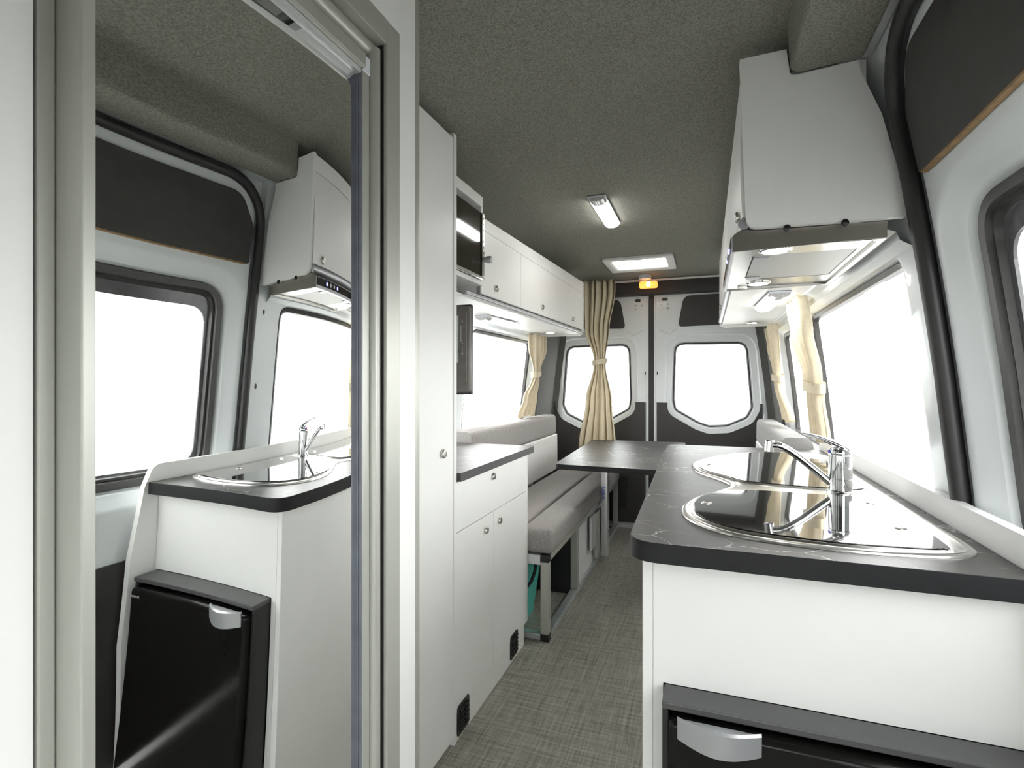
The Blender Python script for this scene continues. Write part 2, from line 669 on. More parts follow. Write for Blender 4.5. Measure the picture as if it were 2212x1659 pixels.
# recessed door opening return behind the sliding door edge
for z0, z1 in zip([p[0] for p in PROF[:-2]], [p[0] for p in PROF[1:-1]]):
    a = [RW(1.315, z0), RW(1.315, z1), RW(1.315, z1, 0.06), RW(1.315, z0, 0.06)]
    bm.faces.new([bm.verts.new(p) for p in a])
    a = [RW(-0.02, z0), RW(-0.02, z1), RW(-0.02, z1, 0.06), RW(-0.02, z0, 0.06)]
    bm.faces.new([bm.verts.new(p) for p in a])
wall_strip(bm, RW, -0.02, 1.315, 1.868, 2.02)
a = [RW(-0.02, 1.868), RW(1.315, 1.868), RW(1.315, 1.868, 0.06), RW(-0.02, 1.868, 0.06)]
bm.faces.new([bm.verts.new(p) for p in a])
wall_r = struct('wall_right', bm, M['paint'], 'white painted steel van side behind the kitchen unit', 'wall', smooth=30)
window(1, RW, win_kit, 0.02, 'large bright side window behind the sink and tap')
window(2, RW, win_rear, 0.03, 'bright side window between the two right-hand beige curtains')
window(3, RW, win_cab, 0.05, 'unseen cab side window on the right, enlarged downwards for low light')

# left wall
bm = new()
bay(bm, LW, -1.6, 0.0, 0, 2.02, win_cab)
wall_strip(bm, LW, 0.0, 1.55, 0, 2.02)
win_l1 = rrect(1.66, 2.40, 0.90, 1.455, 0.07)
bay(bm, LW, 1.55, 2.52, 0, 2.02, win_l1, lip=0.06, deep=0.035)
win_l2 = rrect(2.63, 3.68, 0.80, 1.455, 0.075)
bay(bm, LW, 2.52, 3.84, 0, 2.02, win_l2, lip=0.06, deep=0.035)
wall_strip(bm, LW, 3.84, 4.32, 0, 2.02)
struct('wall_left', bm, M['paint'], 'white painted steel van side behind the long grey bench', 'wall', smooth=30)
window(4, LW, win_l1, 0.035, 'narrow glimpse of a side window below the television')
window(5, LW, win_l2, 0.035, 'bright side window over the bench, left of its beige curtain')
window(6, LW, win_cab, 0.05, 'unseen cab side window on the left, enlarged downwards for low light')

# front wall with windscreen, sized for the front light (behind the camera)
bm = new()
FW = lambda u, v, d: Vector((u, -1.6 - d, v))
win_f = rrect(2 * XC - 0.40, 0.40, 0.55, 1.24, 0.12)
ring_panel(bm, [([(2 * XC - 0.52, 0), (0.52, 0), (0.52, 2.02), (2 * XC - 0.52, 2.02)], 0), (grow(win_f, 0.03), 0), (win_f, 0.04)], FW)
struct('wall_front', bm, M['greyplastic'], 'dark cab front below and around the windscreen', 'wall')
bm = new()
box(bm, 2 * XC - 0.40, 0.40, -1.58, -0.20, 1.26, 1.95, 0.03)  # unseen block added to keep windscreen light off ceiling and upper end panel
struct('trim_17', bm, M['greyplastic'], 'unseen dark shelf added over the cab to shade ceiling and end panel', 'light-blocking shelf')
e = thing('window_7', 'unseen wide windscreen of the cab, sized for the front light', 'window')
e['kind'] = 'structure'
bm = new()
ring_panel(bm, [(grow(win_f, 0.01), 0.03), (grow(win_f, -0.015), 0.03), (grow(win_f, -0.015), 0.05)], FW)
obj('seal', bm, M['seal'], e)
obj('pane', plate(new(), win_f, FW, 0.041, 0.046), M['glass'], e)

# pillar carpets beside the rear doors
for f, nm, lab in ((LW, 'trim_1', 'dark carpeted rear pillar left of the rear doors'),
                   (RW, 'trim_2', 'dark carpeted rear pillar right of the rear doors')):
    bm = new()
    zs = [0.0] + [z for z, _ in PROF if 0 < z < 1.9] + [1.9]
    for a, b in zip(zs, zs[1:]):
        for (ya, da), (yb, db) in (((3.86, -0.002), (3.86, -0.014)), ((3.86, -0.014), (4.28, -0.014)), ((4.28, -0.014), (4.30, -0.06))):
            bm.faces.new([bm.verts.new(f(ya, a, da)), bm.verts.new(f(yb, a, db)), bm.verts.new(f(yb, b, db)), bm.verts.new(f(ya, b, da))])
    bmesh.ops.remove_doubles(bm, verts=bm.verts[:], dist=1e-5)
    struct(nm, bm, M['pillar'], lab, 'pillar trim', smooth=30)

bm = new()
ring_panel(bm, [([(2 * XC - 0.60, -0.03), (0.60, -0.03), (0.60, 2.05), (2 * XC - 0.60, 2.05)], 0.028),
                ([(2 * XC - 0.385, 0.03), (0.385, 0.03), (0.385, 1.85), (2 * XC - 0.385, 1.85)], 0.028)], lambda u, v, d: Vector((u, 4.285 + d, v)))
struct('wall_rear', bm, M['paint'], 'painted steel frame around the rear doors', 'wall')

# rear header
bm = new()
box(bm, 2 * XC - 0.36, 0.36, 4.235, 4.33, 1.845, 1.958, 0.012)
struct('trim_3', bm, M['darkply'], 'dark header panel above the rear doors', 'header')
bm = new()
box(bm, 2 * XC - 0.36, 0.36, 4.215, 4.235, 1.948, 1.963, 0.004)
struct('trim_4', bm, M['white'], 'thin white strip where the roof carpet meets the rear header', 'trim strip')

# ------------------------------------------------------------------ rear doors
YR = 4.30
BK = lambda u, v, d: Vector((u, YR + d, v))


def bez_out(pts, r):
    return rounded(pts, r, 7)


def rear_door(n, s, label):
    """s=+1 right door (built), -1 its mirror image about the door gap"""
    g = -0.402
    X = lambda x: x if s > 0 else 2 * g - x - 0.013
    e = thing('door_%d' % n, label, 'rear door', (X(0.0), YR, 0))
    e['kind'] = 'structure'
    wpts = [(-0.232, 1.468), (0.285, 1.462), (0.318, 1.05), (0.325, 0.97), (0.286, 0.893), (0.150, 0.828), (0.02, 0.818), (-0.06, 0.845), (-0.232, 0.945), (-0.246, 1.03)]
    win = rounded([(X(a), b) for a, b in wpts], [0.075, 0.075, 0.05, 0.07, 0.06, 0.08, 0.07, 0.08, 0.05, 0.04], 6)
    fr = grow(win, 0.062)
    rect = [(X(-0.388), 0.03), (X(0.392), 0.03), (X(0.392), 1.85), (X(-0.388), 1.85)]
    bm = new()
    ring_panel(bm, [(rect, 0.0), (grow(win, 0.085), 0.0), (fr, 0.004), (grow(win, 0.055), 0.022), (grow(win, 0.014), 0.034), (win, 0.055)], BK, 90)
    obj('inner_skin', bm, M['paint'], e, smooth=30)
    bm = new()
    for a, b in (((-0.388), (-0.372)),):
        box(bm, X(a), X(b), YR - 0.006, YR + 0.05, 0.03, 1.84, 0.004)
    obj('edge_flange', bm, M['paint'], e)
    bm = new()
    ring_panel(bm, [(grow(win, 0.003), 0.050), (grow(win, -0.004), 0.042), (grow(win, -0.012), 0.050), (grow(win, -0.012), 0.07)], BK, 90)
    obj('window_seal', bm, M['rubber'], e, smooth=50)
    obj('window_pane', plate(new(), grow(win, -0.008), BK, 0.056, 0.060), M['glass'], e)
    # lower charcoal board, cut round the window frame
    cut = grow(win, 0.050)
    low = [p for p in cut if p.y < 1.0]
    k = [i for i in range(len(cut)) if cut[i].y < 1.0]
    # run of consecutive low points
    N = len(cut)
    st = [i for i in k if cut[i - 1].y >= 1.0][0]
    run = []
    i = st
    while cut[i % N].y < 1.0 and len(run) < N:
        run.append(cut[i % N])
        i += 1
    if run[0].x > run[-1].x:
        run = run[::-1]
    xl, xr = sorted((X(-0.365), X(0.388)))
    poly = [(xl, 0.04), (xl, 1.002), (run[0].x - 0.001, 1.002)] + [tuple(p) for p in run] + [(run[-1].x + 0.001, 1.002), (xr, 1.002), (xr, 0.04)]
    obj('lower_board', plate(new(), poly, BK, -0.014, -0.003), M['darkply'], e, label='charcoal lower board')
    # upper charcoal panel
    up = rounded([(X(-0.208), 1.592), (X(0.34), 1.604), (X(0.34), 1.835), (X(-0.165), 1.828)], [0.03, 0.02, 0.02, 0.06])
    obj('upper_board', plate(new(), up, BK, -0.010, -0.002), M['darkply'], e, label='charcoal upper board')
    # check-strap bolts at the top corner
    for dx, dz in ((-0.335, 1.768), (-0.285, 1.772), (-0.285, 1.742)):
        obj('bolt', lathe(new(), (X(dx), YR - 0.001, dz), (0, -1, 0), [(0.0085, 0), (0.0085, 0.003), (0.006, 0.005)], 10), M['galv'], e)
    obj('catch', bx(X(-0.325), X(-0.285), YR - 0.012, YR + 0.002, 1.80, 1.822, 0.004), M['black'], e, label='small black catch')
    obj('pressing', tube(new(), [(X(-0.345), YR - 0.001, 1.575), (X(-0.27), YR - 0.001, 1.535), (X(-0.22), YR - 0.001, 1.575)], 0.006, 6), M['paint'], e, smooth=True)
    obj('plug', bx(X(-0.366), X(-0.358), YR - 0.003, YR, 1.22, 1.245), M['black'], e)
    return e


d2 = rear_door(1, 1, 'right-hand rear door with charcoal boards above and below its bright window')
d1 = rear_door(2, -1, 'left-hand rear door partly hidden behind the tall beige curtain')
obj('speaker_panel', bx(-0.695, -0.600, YR - 0.024, YR - 0.014, 0.16, 0.40, 0.004), M['black'], d1)
# latch on the right door
obj('latch', bx(-0.425, -0.380, YR - 0.035, YR - 0.008, 0.285, 0.325, 0.006), M['chrome'], d2)
bm = new()
box(bm, -0.4285, -0.3885, YR - 0.001, YR + 0.05, 0.02, 1.85)
struct('trim_5', bm, M['rubber'], 'black rubber seal in the gap between the two rear doors', 'door seal')
bm = new()
box(bm, 2 * XC - 0.40, 0.40, YR - 0.04, YR + 0.02, 0.0, 0.03, 0.005)
struct('trim_6', bm, M['alubright'], 'bright sill strip along the floor below the rear doors', 'sill')

# ------------------------------------------------------------------ sliding door on the right
sd = thing('door_3', 'white sliding side door at right with dark upper board and bright window', 'sliding door', (0.45, 0.65, 0))
sd['kind'] = 'structure'
DW = lambda y, z, d=0.0: RW(y, z, d + 0.012)
swin = rrect(0.12, 1.205, 0.86, 1.492, 0.085, 8)
bm = new()
ring_panel(bm, [(strip_outline(-0.06, 1.345, 0.01, 1.895), 0.040), (strip_outline(-0.01, 1.285, 0.03, 1.845), 0.020), (strip_outline(0.0, 1.275, 0.04, 1.838), -0.004), (grow(swin, 0.062), -0.004), (grow(swin, 0.050), 0.002),
                (grow(swin, 0.03), 0.020), (grow(swin, 0.016), 0.026), (grow(swin, 0.004), 0.050), (grow(swin, -0.004), 0.056)], DW, 96)
obj('inner_skin', bm, M['paint'], sd, smooth=32)
bm = new()
ring_panel(bm, [(grow(swin, 0.008), 0.046), (grow(swin, 0.0), 0.034), (grow(swin, -0.018), 0.036), (grow(swin, -0.022), 0.046),
                (grow(swin, -0.030), 0.044), (grow(swin, -0.034), 0.056)], DW, 96)
obj('window_seal', bm, M['seal'], sd, smooth=50)
inner = rrect(0.17, 1.160, 0.90, 1.420, 0.06, 8)
bm = new()
ring_panel(bm, [(grow(swin, -0.02), 0.058), (inner, 0.058), (inner, 0.064)], DW, 96)
obj('glass_border', bm, M['frit'], sd, label='dark printed glass border')
obj('window_pane', plate(new(), grow(swin, -0.02), DW, 0.0645, 0.068), M['glass'], sd)
# upper charcoal board with bare ply lower edge
ub = rounded([(0.02, 1.572), (1.262, 1.572), (1.268, 1.70), (1.205, 1.798), (0.02, 1.798)], [0.03, 0.012, 0.07, 0.07, 0.03], 8)
obj('upper_board', plate(new(), ub, lambda y, z, d: RW(y, z, d + 0.008), -0.012, -0.002), M['darkply'], sd, label='charcoal upper board')
obj('board_edge', plate(new(), [(0.03, 1.5695), (1.245, 1.5695), (1.250, 1.5735), (0.03, 1.5735)], lambda y, z, d: RW(y, z, d + 0.008), -0.0135, -0.003), M['ply'], sd, label='bare plywood edge')
obj('lower_board', plate(new(), rrect(0.02, 1.25, 0.05, 0.652, 0.03), lambda y, z, d: RW(y, z, d + 0.008), -0.014, -0.003), M['darkply'], sd, label='charcoal lower board')

# rubber gasket round the opening
path = [(1.298, 0.02)] + [(1.298, z) for z in (0.3, 0.65, 0.93, 1.05, 1.18, 1.30, 1.42, 1.55)]
for k in range(0, 9):
    a = R(90 * k / 8)
    path.append((1.298 - 0.15 + 0.15 * math.cos(a), 1.694 + 0.15 * math.sin(a)))
path += [(y, 1.844) for y in (1.0, 0.8, 0.5, 0.2, 0.0)]
bm = tube(new(), [RW(y, z, -0.006) for y, z in path], 0.0175, 12)
struct('trim_7', bm, M['rubber'], 'fat black rubber gasket around the sliding door opening', 'door gasket', smooth=True)

# aluminium awning-style rail along the roof edge and carpet box
bm = new()
for x0, x1, z0, z1 in ((0.316, 0.334, 1.862, 1.872), (0.318, 0.330, 1.872, 1.882), (0.316, 0.334, 1.882, 1.892), (0.314, 0.326, 1.892, 1.902)):
    box(bm, x0, x1, -0.6, 1.335, z0, z1, 0.002)
struct('trim_8', bm, M['alubright'], 'ribbed pale metal rail between carpet box and sliding door', 'rail')
prof = rounded([(0.168, 1.975), (0.176, 1.846), (0.318, 1.856), (0.322, 1.985)], [0, 0.022, 0.012, 0], 5)
bm = plate(new(), prof, lambda u, v, d: Vector((u, d, v)), -1.58, 1.318)
struct('trim_9', bm, M['carpet'], 'carpet-covered duct box along the right roof edge', 'carpet box', smooth=40)
# left counterpart above the bathroom (out of frame)

# gusset bolts and holes on the pillar
for y, z in ((1.360, 1.42), (1.352, 1.15)):
    p = RW(y, z, 0.0)
    bm = lathe(new(), p + Vector((0.001, 0, 0)), (-1, 0, -0.1), [(0.006, 0), (0.006, 0.0015)], 10)
    for v in bm.verts:
        v.co.z = p.z + (v.co.z - p.z) * 1.8
    o = struct('slot', bm, M['black'], parent=wall_r)

# steel ledge above the kitchen window
bm = new()
for y0, y1 in ((1.37, 3.45),):
    for (z0, d0), (z1, d1) in zip([(1.456, 0.0), (1.470, -0.020), (1.488, -0.024), (1.500, -0.050), (1.507, -0.052)], [(1.470, -0.020), (1.488, -0.024), (1.500, -0.050), (1.507, -0.052)]):
        bm.faces.new([bm.verts.new(RW(y0, z0, d0)), bm.verts.new(RW(y1, z0, d0)), bm.verts.new(RW(y1, z1, d1)), bm.verts.new(RW(y0, z1, d1))])
bmesh.ops.remove_doubles(bm, verts=bm.verts[:], dist=1e-5)
struct('trim_10', bm, M['paint'], 'stepped painted steel ledge above the right-hand windows', 'ledge', smooth=20)
bm = new()
for y0, y1 in ((2.50, 3.70),):
    for (z0, d0), (z1, d1) in zip([(1.462, 0.0), (1.472, -0.020), (1.486, -0.024), (1.496, -0.05)], [(1.472, -0.020), (1.486, -0.024), (1.496, -0.05), (1.500, -0.052)]):
        bm.faces.new([bm.verts.new(LW(y0, z0, d0)), bm.verts.new(LW(y1, z0, d0)), bm.verts.new(LW(y1, z1, d1)), bm.verts.new(LW(y0, z1, d1))])
bmesh.ops.remove_doubles(bm, verts=bm.verts[:], dist=1e-5)
struct('trim_11', bm, M['paint'], 'stepped painted steel ledge above the left-hand bench window', 'ledge', smooth=20)

# ------------------------------------------------------------------ bathroom partition and mirrored door
bm = new()
box(bm, -0.595, -0.53, 0.842, 0.897, 0.0, 1.955, 0.001)            # white post right of the door
box(bm, -0.595, -0.53, -1.0, 0.842, 1.802, 1.955, 0.001)           # above the door
box(bm, -0.600, -0.572, -1.0, 0.2995, 0.0, 1.802, 0.001)           # panel left of the door
box(bm, 2 * XC - 0.42, -0.595, 0.868, 0.893, 0.0, 1.93, 0.001)     # return to the van side
struct('wall_partition', bm, M['white'], 'white bathroom partition around the mirrored door', 'wall')
bm = bx(-0.592, -0.538, 0.8975, 0.931, 0.0, 1.956, 0.006, 3)
struct('trim_12', bm, M['alu'], 'grey metal corner profile at the end of the bathroom partition', 'corner profile', smooth=35)
bm = new()
box(bm, -0.600, -0.5695, 0.3015, 0.3155, 0.0, 1.80, 0.002)           # left fixed frame
struct('trim_13', bm, M['alu'], 'grey metal jamb left of the mirrored door', 'door jamb')
# outer door frame, two steps
bm = new()
box(bm, -0.590, -0.528, 0.797, 0.840, 0.0, 1.80, 0.002)
box(bm, -0.590, -0.528, 0.316, 0.797, 1.756, 1.80, 0.002)
struct('trim_14', bm, M['alu'], 'grey metal outer frame right of and above the mirrored door', 'door frame')
bm = new()
tube(bm, [(-0.5460, 0.7840, 0.0), (-0.5460, 0.7840, 1.742)], 0.0112, 16)
tube(bm, [(-0.556, 0.317, 1.742), (-0.556, 0.7855, 1.742)], 0.0135, 16)
box(bm, -0.577, -0.571, 0.752, 0.797, 0.0, 1.756)
box(bm, -0.577, -0.571, 0.317, 0.752, 1.722, 1.756)
struct('trim_15', bm, M['alu'], 'rounded grey guide channel inside the mirrored door frame', 'guide channel', smooth=40)

bm = new()
box(bm, -0.560, -0.5345, 0.7955, 0.7968, 0.0, 1.755)
struct('trim_18', bm, M['rubber'], 'thin dark gap line between guide channel and outer door frame', 'gap strip')

md = thing('mirrored_sliding_door', 'tall mirrored sliding door in a grey metal frame reflecting the kitchen', 'mirror door', (-0.56, 0.53, 0.0))
obj('stile', bx(-0.576, -0.534, 0.316, 0.3285, 0.01, 1.716, 0.0015), M['alu'], md)
obj('stile', bx(-0.560, -0.546, 0.7520, 0.7720, 0.01, 1.716, 0.002), M['alu'], md)
obj('top_rail', bx(-0.560, -0.538, 0.3285, 0.7515, 1.690, 1.716, 0.003), M['alu'], md)
bm = new()
box(bm, -0.559, -0.5535, 0.7485, 0.7518, 0.01, 1.689, 0.0005)
box(bm, -0.553, -0.5475, 0.7500, 0.7518, 0.01, 1.689, 0.0005)
obj('edge_seal', bm, M['bluestrip'], md, label='blue-grey brush seal strip')
bm = new()
box(bm, -0.560, -0.546, 0.3290, 0.7480, 1.682, 1.6895, 0.001)
obj('edge_seal', bm, M['alubright'], md)
obj('corner_piece', bx(-0.5605, -0.5445, 0.7515, 0.7725, 1.688, 1.718, 0.002), M['plasticwhite'], md, label='pale corner piece of the frame')
MIRROR_N = (24, 40)


def mirror_x(y, z):
    # the thin acrylic sheet is slightly bowed and twisted
    a, b = y - 0.745, z - 1.1
    return (-0.5605 + a * (-0.0556 - 0.3582 * a - 0.0585 * b - 0.3885 * a * a - 0.3759 * a * b + 0.2121 * b * b
                           - 0.522 * a * a * b + 0.52 * a * b * b))



bm = new()
NY, NZ = MIRROR_N
g = {}
for i in range(NY + 1):
    for j in range(NZ + 1):
        y = 0.3290 + (0.7515 - 0.3290) * i / NY
        z = 0.02 + (1.689 - 0.02) * j / NZ
        g[i, j, 0] = bm.verts.new((mirror_x(y, z), y, z))
for i in range(NY):
    for j in range(NZ):
        bm.faces.new((g[i, j, 0], g[i + 1, j, 0], g[i + 1, j + 1, 0], g[i, j + 1, 0]))
o = obj('mirror', bm, M['mirror'], md, smooth=80, label='full-height mirror panel')
sol = o.modifiers.new('thickness', 'SOLIDIFY')
sol.thickness = 0.004
sol.offset = -1.0

# ------------------------------------------------------------------ tall cabinet and left kitchen run
tc = thing('tall_cabinet', 'tall narrow white wardrobe cabinet between bathroom and left worktop', 'wardrobe', (-1.0, 1.42, 0))
bm = new()
box(bm, -1.20, -0.777, 1.00, 1.514, 0.0, 1.945, 0.001)
obj('carcass', bm, M['white'], tc)
obj('side_panel', bx(-1.17, -0.754, 1.5155, 1.535, 0.0, 1.955, 0.002), M['white'], tc)
obj('door', bx(-0.776, -0.757, 1.18, 1.5125, 0.02, 1.940, 0.002), M['white'], tc)


def knob(parent, p, ax, r=0.0135, m='satin'):
    return obj('knob', lathe(new(), p, ax, [(r * 0.72, 0.0), (r * 0.72, 0.003), (r * 1.0, 0.0035), (r * 1.0, 0.007), (r * 0.8, 0.0105), (r * 0.35, 0.0115)], 20),
               M[m], parent, smooth=40)


knob(tc, (-0.757, 1.440, 0.942), (1, 0, 0), 0.0145)

bc = thing('base_cabinet', 'white base cabinet with one drawer and two doors left of the aisle', 'cabinet', (-0.95, 1.9, 0))
bm = new()
box(bm, -1.12, -0.779, 1.5365, 2.2425, 0.085, 0.838)
box(bm, -1.12, -0.758, 1.5365, 2.212, 0.0, 0.0845)
obj('carcass', bm, M['white'], bc)
obj('side_panel', bx(-1.12, -0.757, 2.2430, 2.262, 0.086, 0.838, 0.001), M['white'], bc)
obj('joint_backing', bx(-0.7785, -0.762, 1.54, 2.240, 0.087, 0.836), M['softgap'], bc)
dr = obj('drawer', bx(-0.776, -0.757, 1.5375, 2.2415, 0.674, 0.8375, 0.001), M['white'], bc)
knob(dr, (-0.757, 1.845, 0.806), (1, 0, 0))
dl = obj('door', bx(-0.776, -0.757, 1.5375, 1.8540, 0.0865, 0.6705, 0.001), M['white'], bc)
knob(dl, (-0.757, 1.775, 0.621), (1, 0, 0))
dd = obj('door', bx(-0.776, -0.757, 1.8570, 2.2415, 0.0865, 0.6705, 0.001), M['white'], bc)
knob(dd, (-0.757, 1.910, 0.624), (1, 0, 0))


def floor_vent(y0, y1, z0, z1):
    v = obj('vent', plate(new(), rrect(y0, y1, z0, z1, 0.015), lambda u, w, d: Vector((-0.7575 + d, u, w)), 0.0, 0.003), M['black'], bc, label='black ventilation grille')
    ym = (y0 + y1) / 2
    for c0, c1 in ((y0 + 0.012, ym - 0.004), (ym + 0.004, y1 - 0.012)):
        for k in range(5):
            z = z0 + 0.012 + (z1 - z0 - 0.024) * (k + 0.5) / 5
            obj('louvre', bx(-0.7545, -0.748, c0, c1, z - 0.003, z + 0.003, 0.001), M['black'], v)


floor_vent(2.035, 2.125, 0.012, 0.112)
floor_vent(1.53 + 0.012, 1.632, 0.008, 0.108)

# left worktop
lt = thing('worktop', 'dark stone-effect worktop on the white left-hand base cabinet', 'worktop', (-0.95, 1.92, 0.839))
top = rounded([(-1.195, 1.537), (-0.742, 1.537), (-0.742, 2.318), (-1.195, 2.318)], [0, 0, 0.018, 0])
obj('top', plate(new(), top, lambda u, v, d: Vector((u, v, d)), 0.8405, 0.868), M['stone'], lt)
edge = [(-0.7415, 1.537), (-0.7400, 1.537), (-0.7400, 2.302), (-0.742, 2.311), (-0.749, 2.318), (-0.760, 2.3195), (-1.16, 2.3195), (-1.16, 2.3182), (-0.76, 2.3182), (-0.750, 2.3166), (-0.7435, 2.31), (-0.7415, 2.302)]
obj('edge_band', plate(new(), edge, lambda u, v, d: Vector((u, v, d)), 0.8400, 0.8682), M['greyplastic'], lt, label='grey edge banding')

# television seen from behind
tv = thing('television', 'flat-screen television seen from its dark ported back, by tall cabinet', 'television', (-0.98, 1.745, 1.28))
obj('back_shell', bx(-1.16, -0.799, 1.728, 1.752, 1.122, 1.437, 0.010, 3), M['tvback'], tv, smooth=40)
obj('screen_frame', bx(-1.18, -0.803, 1.752, 1.772, 1.115, 1.445, 0.004), M['black'], tv)
obj('rear_cover', plate(new(), rrect(-1.14, -0.8075, 1.155, 1.415, 0.012), lambda u, v, d: Vector((u, d, v)), 1.716, 1.729), M['tvback'], tv)
pl = obj('port_plate', bx(-0.90, -0.8365, 1.713, 1.717, 1.23, 1.40, 0.001), M['galv'], tv, label='pale connector plate')
for z in (1.274, 1.256):
    obj('connector', lathe(new(), (-0.8385 if z > 1.26 else -0.8425, 1.714, z), (0, -1, 0), [(0.007, 0), (0.007, 0.010), (0.004, 0.010), (0.004, 0.02)] if z > 1.26 else [(0.0055, 0), (0.0055, 0.004), (0.0035, 0.005)], 12), M['satin'], pl, smooth=30)
bm = new()
for x0, x1, z0, z1 in ((-0.8445, -0.8430, 1.305, 1.362), (-0.8445, -0.838, 1.360, 1.3615), (-0.8445, -0.838, 1.305, 1.3065), (-0.840, -0.8385, 1.372, 1.385), (-0.8415, -0.836, 1.378, 1.3795),
                       (-0.842, -0.8355, 1.262, 1.2635), (-0.8395, -0.838, 1.257, 1.270), (-0.8395, -0.838, 1.275, 1.287), (-0.841, -0.8355, 1.299, 1.3005)):
    x0, x1 = x0 + 0.0175, x1 + 0.0175
    box(bm, x0, x1, 1.7150, 1.7158, z0, z1)
obj('port_markings', bm, M['greyink'], tv, label='pale printed port markings')
obj('wall_arm', tube(new(), [(-1.0, 1.772, 1.28), (-1.02, 1.86, 1.28), (-1.17, 1.90, 1.28)], 0.014, 10), M['black'], tv)

# ------------------------------------------------------------------ overhead cabinets, left
LX = -0.83


def LO(y):          # slight fall of the run towards the front
    return (y - 1.909) / (3.74 - 1.909)


oc = thing('overhead_cabinet', 'long white overhead cabinet above the left bench window', 'overhead cabinet', (-1.0, 2.8, 1.5))
# carcass: bottom slopes slightly
prof = []


def slab(bm, y0, y1, xa, xb, zb0, zb1, zt0, zt1):
    v = [bm.verts.new(p) for p in ((xa, y0, zb0), (xb, y0, zb0), (xb, y1, zb1), (xa, y1, zb1), (xa, y0, zt0), (xb, y0, zt0), (xb, y1, zt1), (xa, y1, zt1))]
    for f in ((0, 3, 2, 1), (4, 5, 6, 7), (0, 1, 5, 4), (1, 2, 6, 5), (2, 3, 7, 6), (3, 0, 4, 7)):
        bm.faces.new([v[i] for i in f])
    return bm


XB = 2 * XC - 0.425
zb = lambda y: 1.478 + 0.026 * LO(y)
zt = lambda y: 1.812 + 0.066 * LO(y)
zd = lambda y: 1.763 + 0.033 * LO(y)
bm = new()
slab(bm, 1.9065, 3.715, XB + 0.03, LX - 0.021, zb(1.9) + 0.012, zb(3.7) + 0.012, zt(1.9), zt(3.7))
obj('carcass', bm, M['white'], oc)
obj('bottom_panel', slab(new(), 1.54, 3.715, XB, LX - 0.012, zb(1.54), zb(3.715), zb(1.54) + 0.011, zb(3.715) + 0.011), M['white'], oc)
obj('top_rail', slab(new(), 1.9065, 3.716, LX - 0.02, LX, zd(1.9) + 0.002, zd(3.716) + 0.002, zt(1.9), zt(3.716)), M['white'], oc)
obj('joint_backing', slab(new(), 1.9065, 3.714, LX - 0.0205, LX - 0.006, zb(1.9) + 0.03, zb(3.7) + 0.03, zd(1.9) + 0.001, zd(3.7) + 0.001), M['softgap'], oc)
da = obj('door', slab(new(), 1.9075, 2.3755, LX - 0.02, LX, zb(1.9) + 0.032, zb(2.37) + 0.032, zd(1.9), zd(2.37)), M['white'], oc)
knob(da, (LX, 2.057, 1.553), (1, 0, 0), 0.014)
db = obj('door', slab(new(), 2.3785, 3.716, LX - 0.02, LX, zb(2.37) + 0.032, zb(3.716) + 0.032, zd(2.37), zd(3.716)), M['white'], oc)
knob(db, (LX, 2.722, 1.565), (1, 0, 0), 0.014)
knob(db, (LX, 3.410, 1.578), (1, 0, 0), 0.014)
bm = tube(new(), [(LX - 0.004, 1.76, zb(1.76) + 0.016), (LX - 0.004, 3.66, zb(3.66) + 0.016)], 0.009, 14)
obj('light_rail', bm, M['silverplastic'], oc, smooth=40, label='rounded silver bottom rail')
ep = rounded([(XB + 0.0, zb(3.74) - 0.010), (LX + 0.004, zb(3.74) - 0.010), (LX + 0.004, zt(3.74) + 0.002), (XB + 0.10, zt(3.74) + 0.002)], [0, 0.045, 0.006, 0])
obj('end_panel', plate(new(), ep, lambda u, v, d: Vector((u, d, v)), 3.7165, 3.735), M['white'], oc)

cb = thing('overhead_cubby', 'open white cubby beside the long overhead cabinet, framing dark-glass appliance', 'cabinet', (-1.0, 1.75, 1.55))
bm = new()
box(bm, -1.10, -0.822, 1.537, 1.9035, 1.845, 1.885, 0.001)
box(bm, -1.10, -0.822, 1.888, 1.9035, 1.538, 1.8445, 0.001)
box(bm, -1.10, -0.822, 1.537, 1.8875, 1.538, 1.556, 0.001)
box(bm, -1.10, -1.085, 1.537, 1.8875, 1.5565, 1.8445, 0.001)
obj('frame', bm, M['white'], cb)
ap = thing('built_in_appliance', 'dark glass-fronted appliance with perforated metal strip and knob in the cubby', 'appliance', (-0.94, 1.72, 1.56))
obj('body', bx(-1.07, -0.826, 1.545, 1.868, 1.566, 1.822, 0.002), M['black'], ap)
obj('door', bx(-0.8255, -0.812, 1.545, 1.862, 1.568, 1.812, 0.002), M['brown'], ap, label='dark mirror-like glass door')
obj('bottom_rail', bx(-0.8255, -0.806, 1.545, 1.884, 1.557, 1.5665, 0.002), M['steel'], ap)
st = obj('side_strip', bx(-0.8255, -0.806, 1.863, 1.884, 1.567, 1.812, 0.002), M['steel'], ap, label='perforated bright metal strip')
for k in range(7):
    obj('perforation', lathe(new(), (-0.8062, 1.8735, 1.79 - 0.022 * k), (1, 0, 0), [(0.0042, 0), (0.0042, 0.0006)], 10), M['black'], st)
obj('knob', lathe(new(), (-0.806, 1.874, 1.632), (1, 0.15, 0), [(0.010, 0), (0.010, 0.012), (0.014, 0.013), (0.014, 0.030), (0.012, 0.032)], 20), M['silverplastic'], ap, smooth=40)
obj('wire_pull', tube(new(), [(-0.800, 1.56, 1.552), (-0.796, 1.70, 1.550), (-0.800, 1.84, 1.552), (-0.812, 1.852, 1.556)], 0.003, 8), M['chrome'], ap, smooth=True)


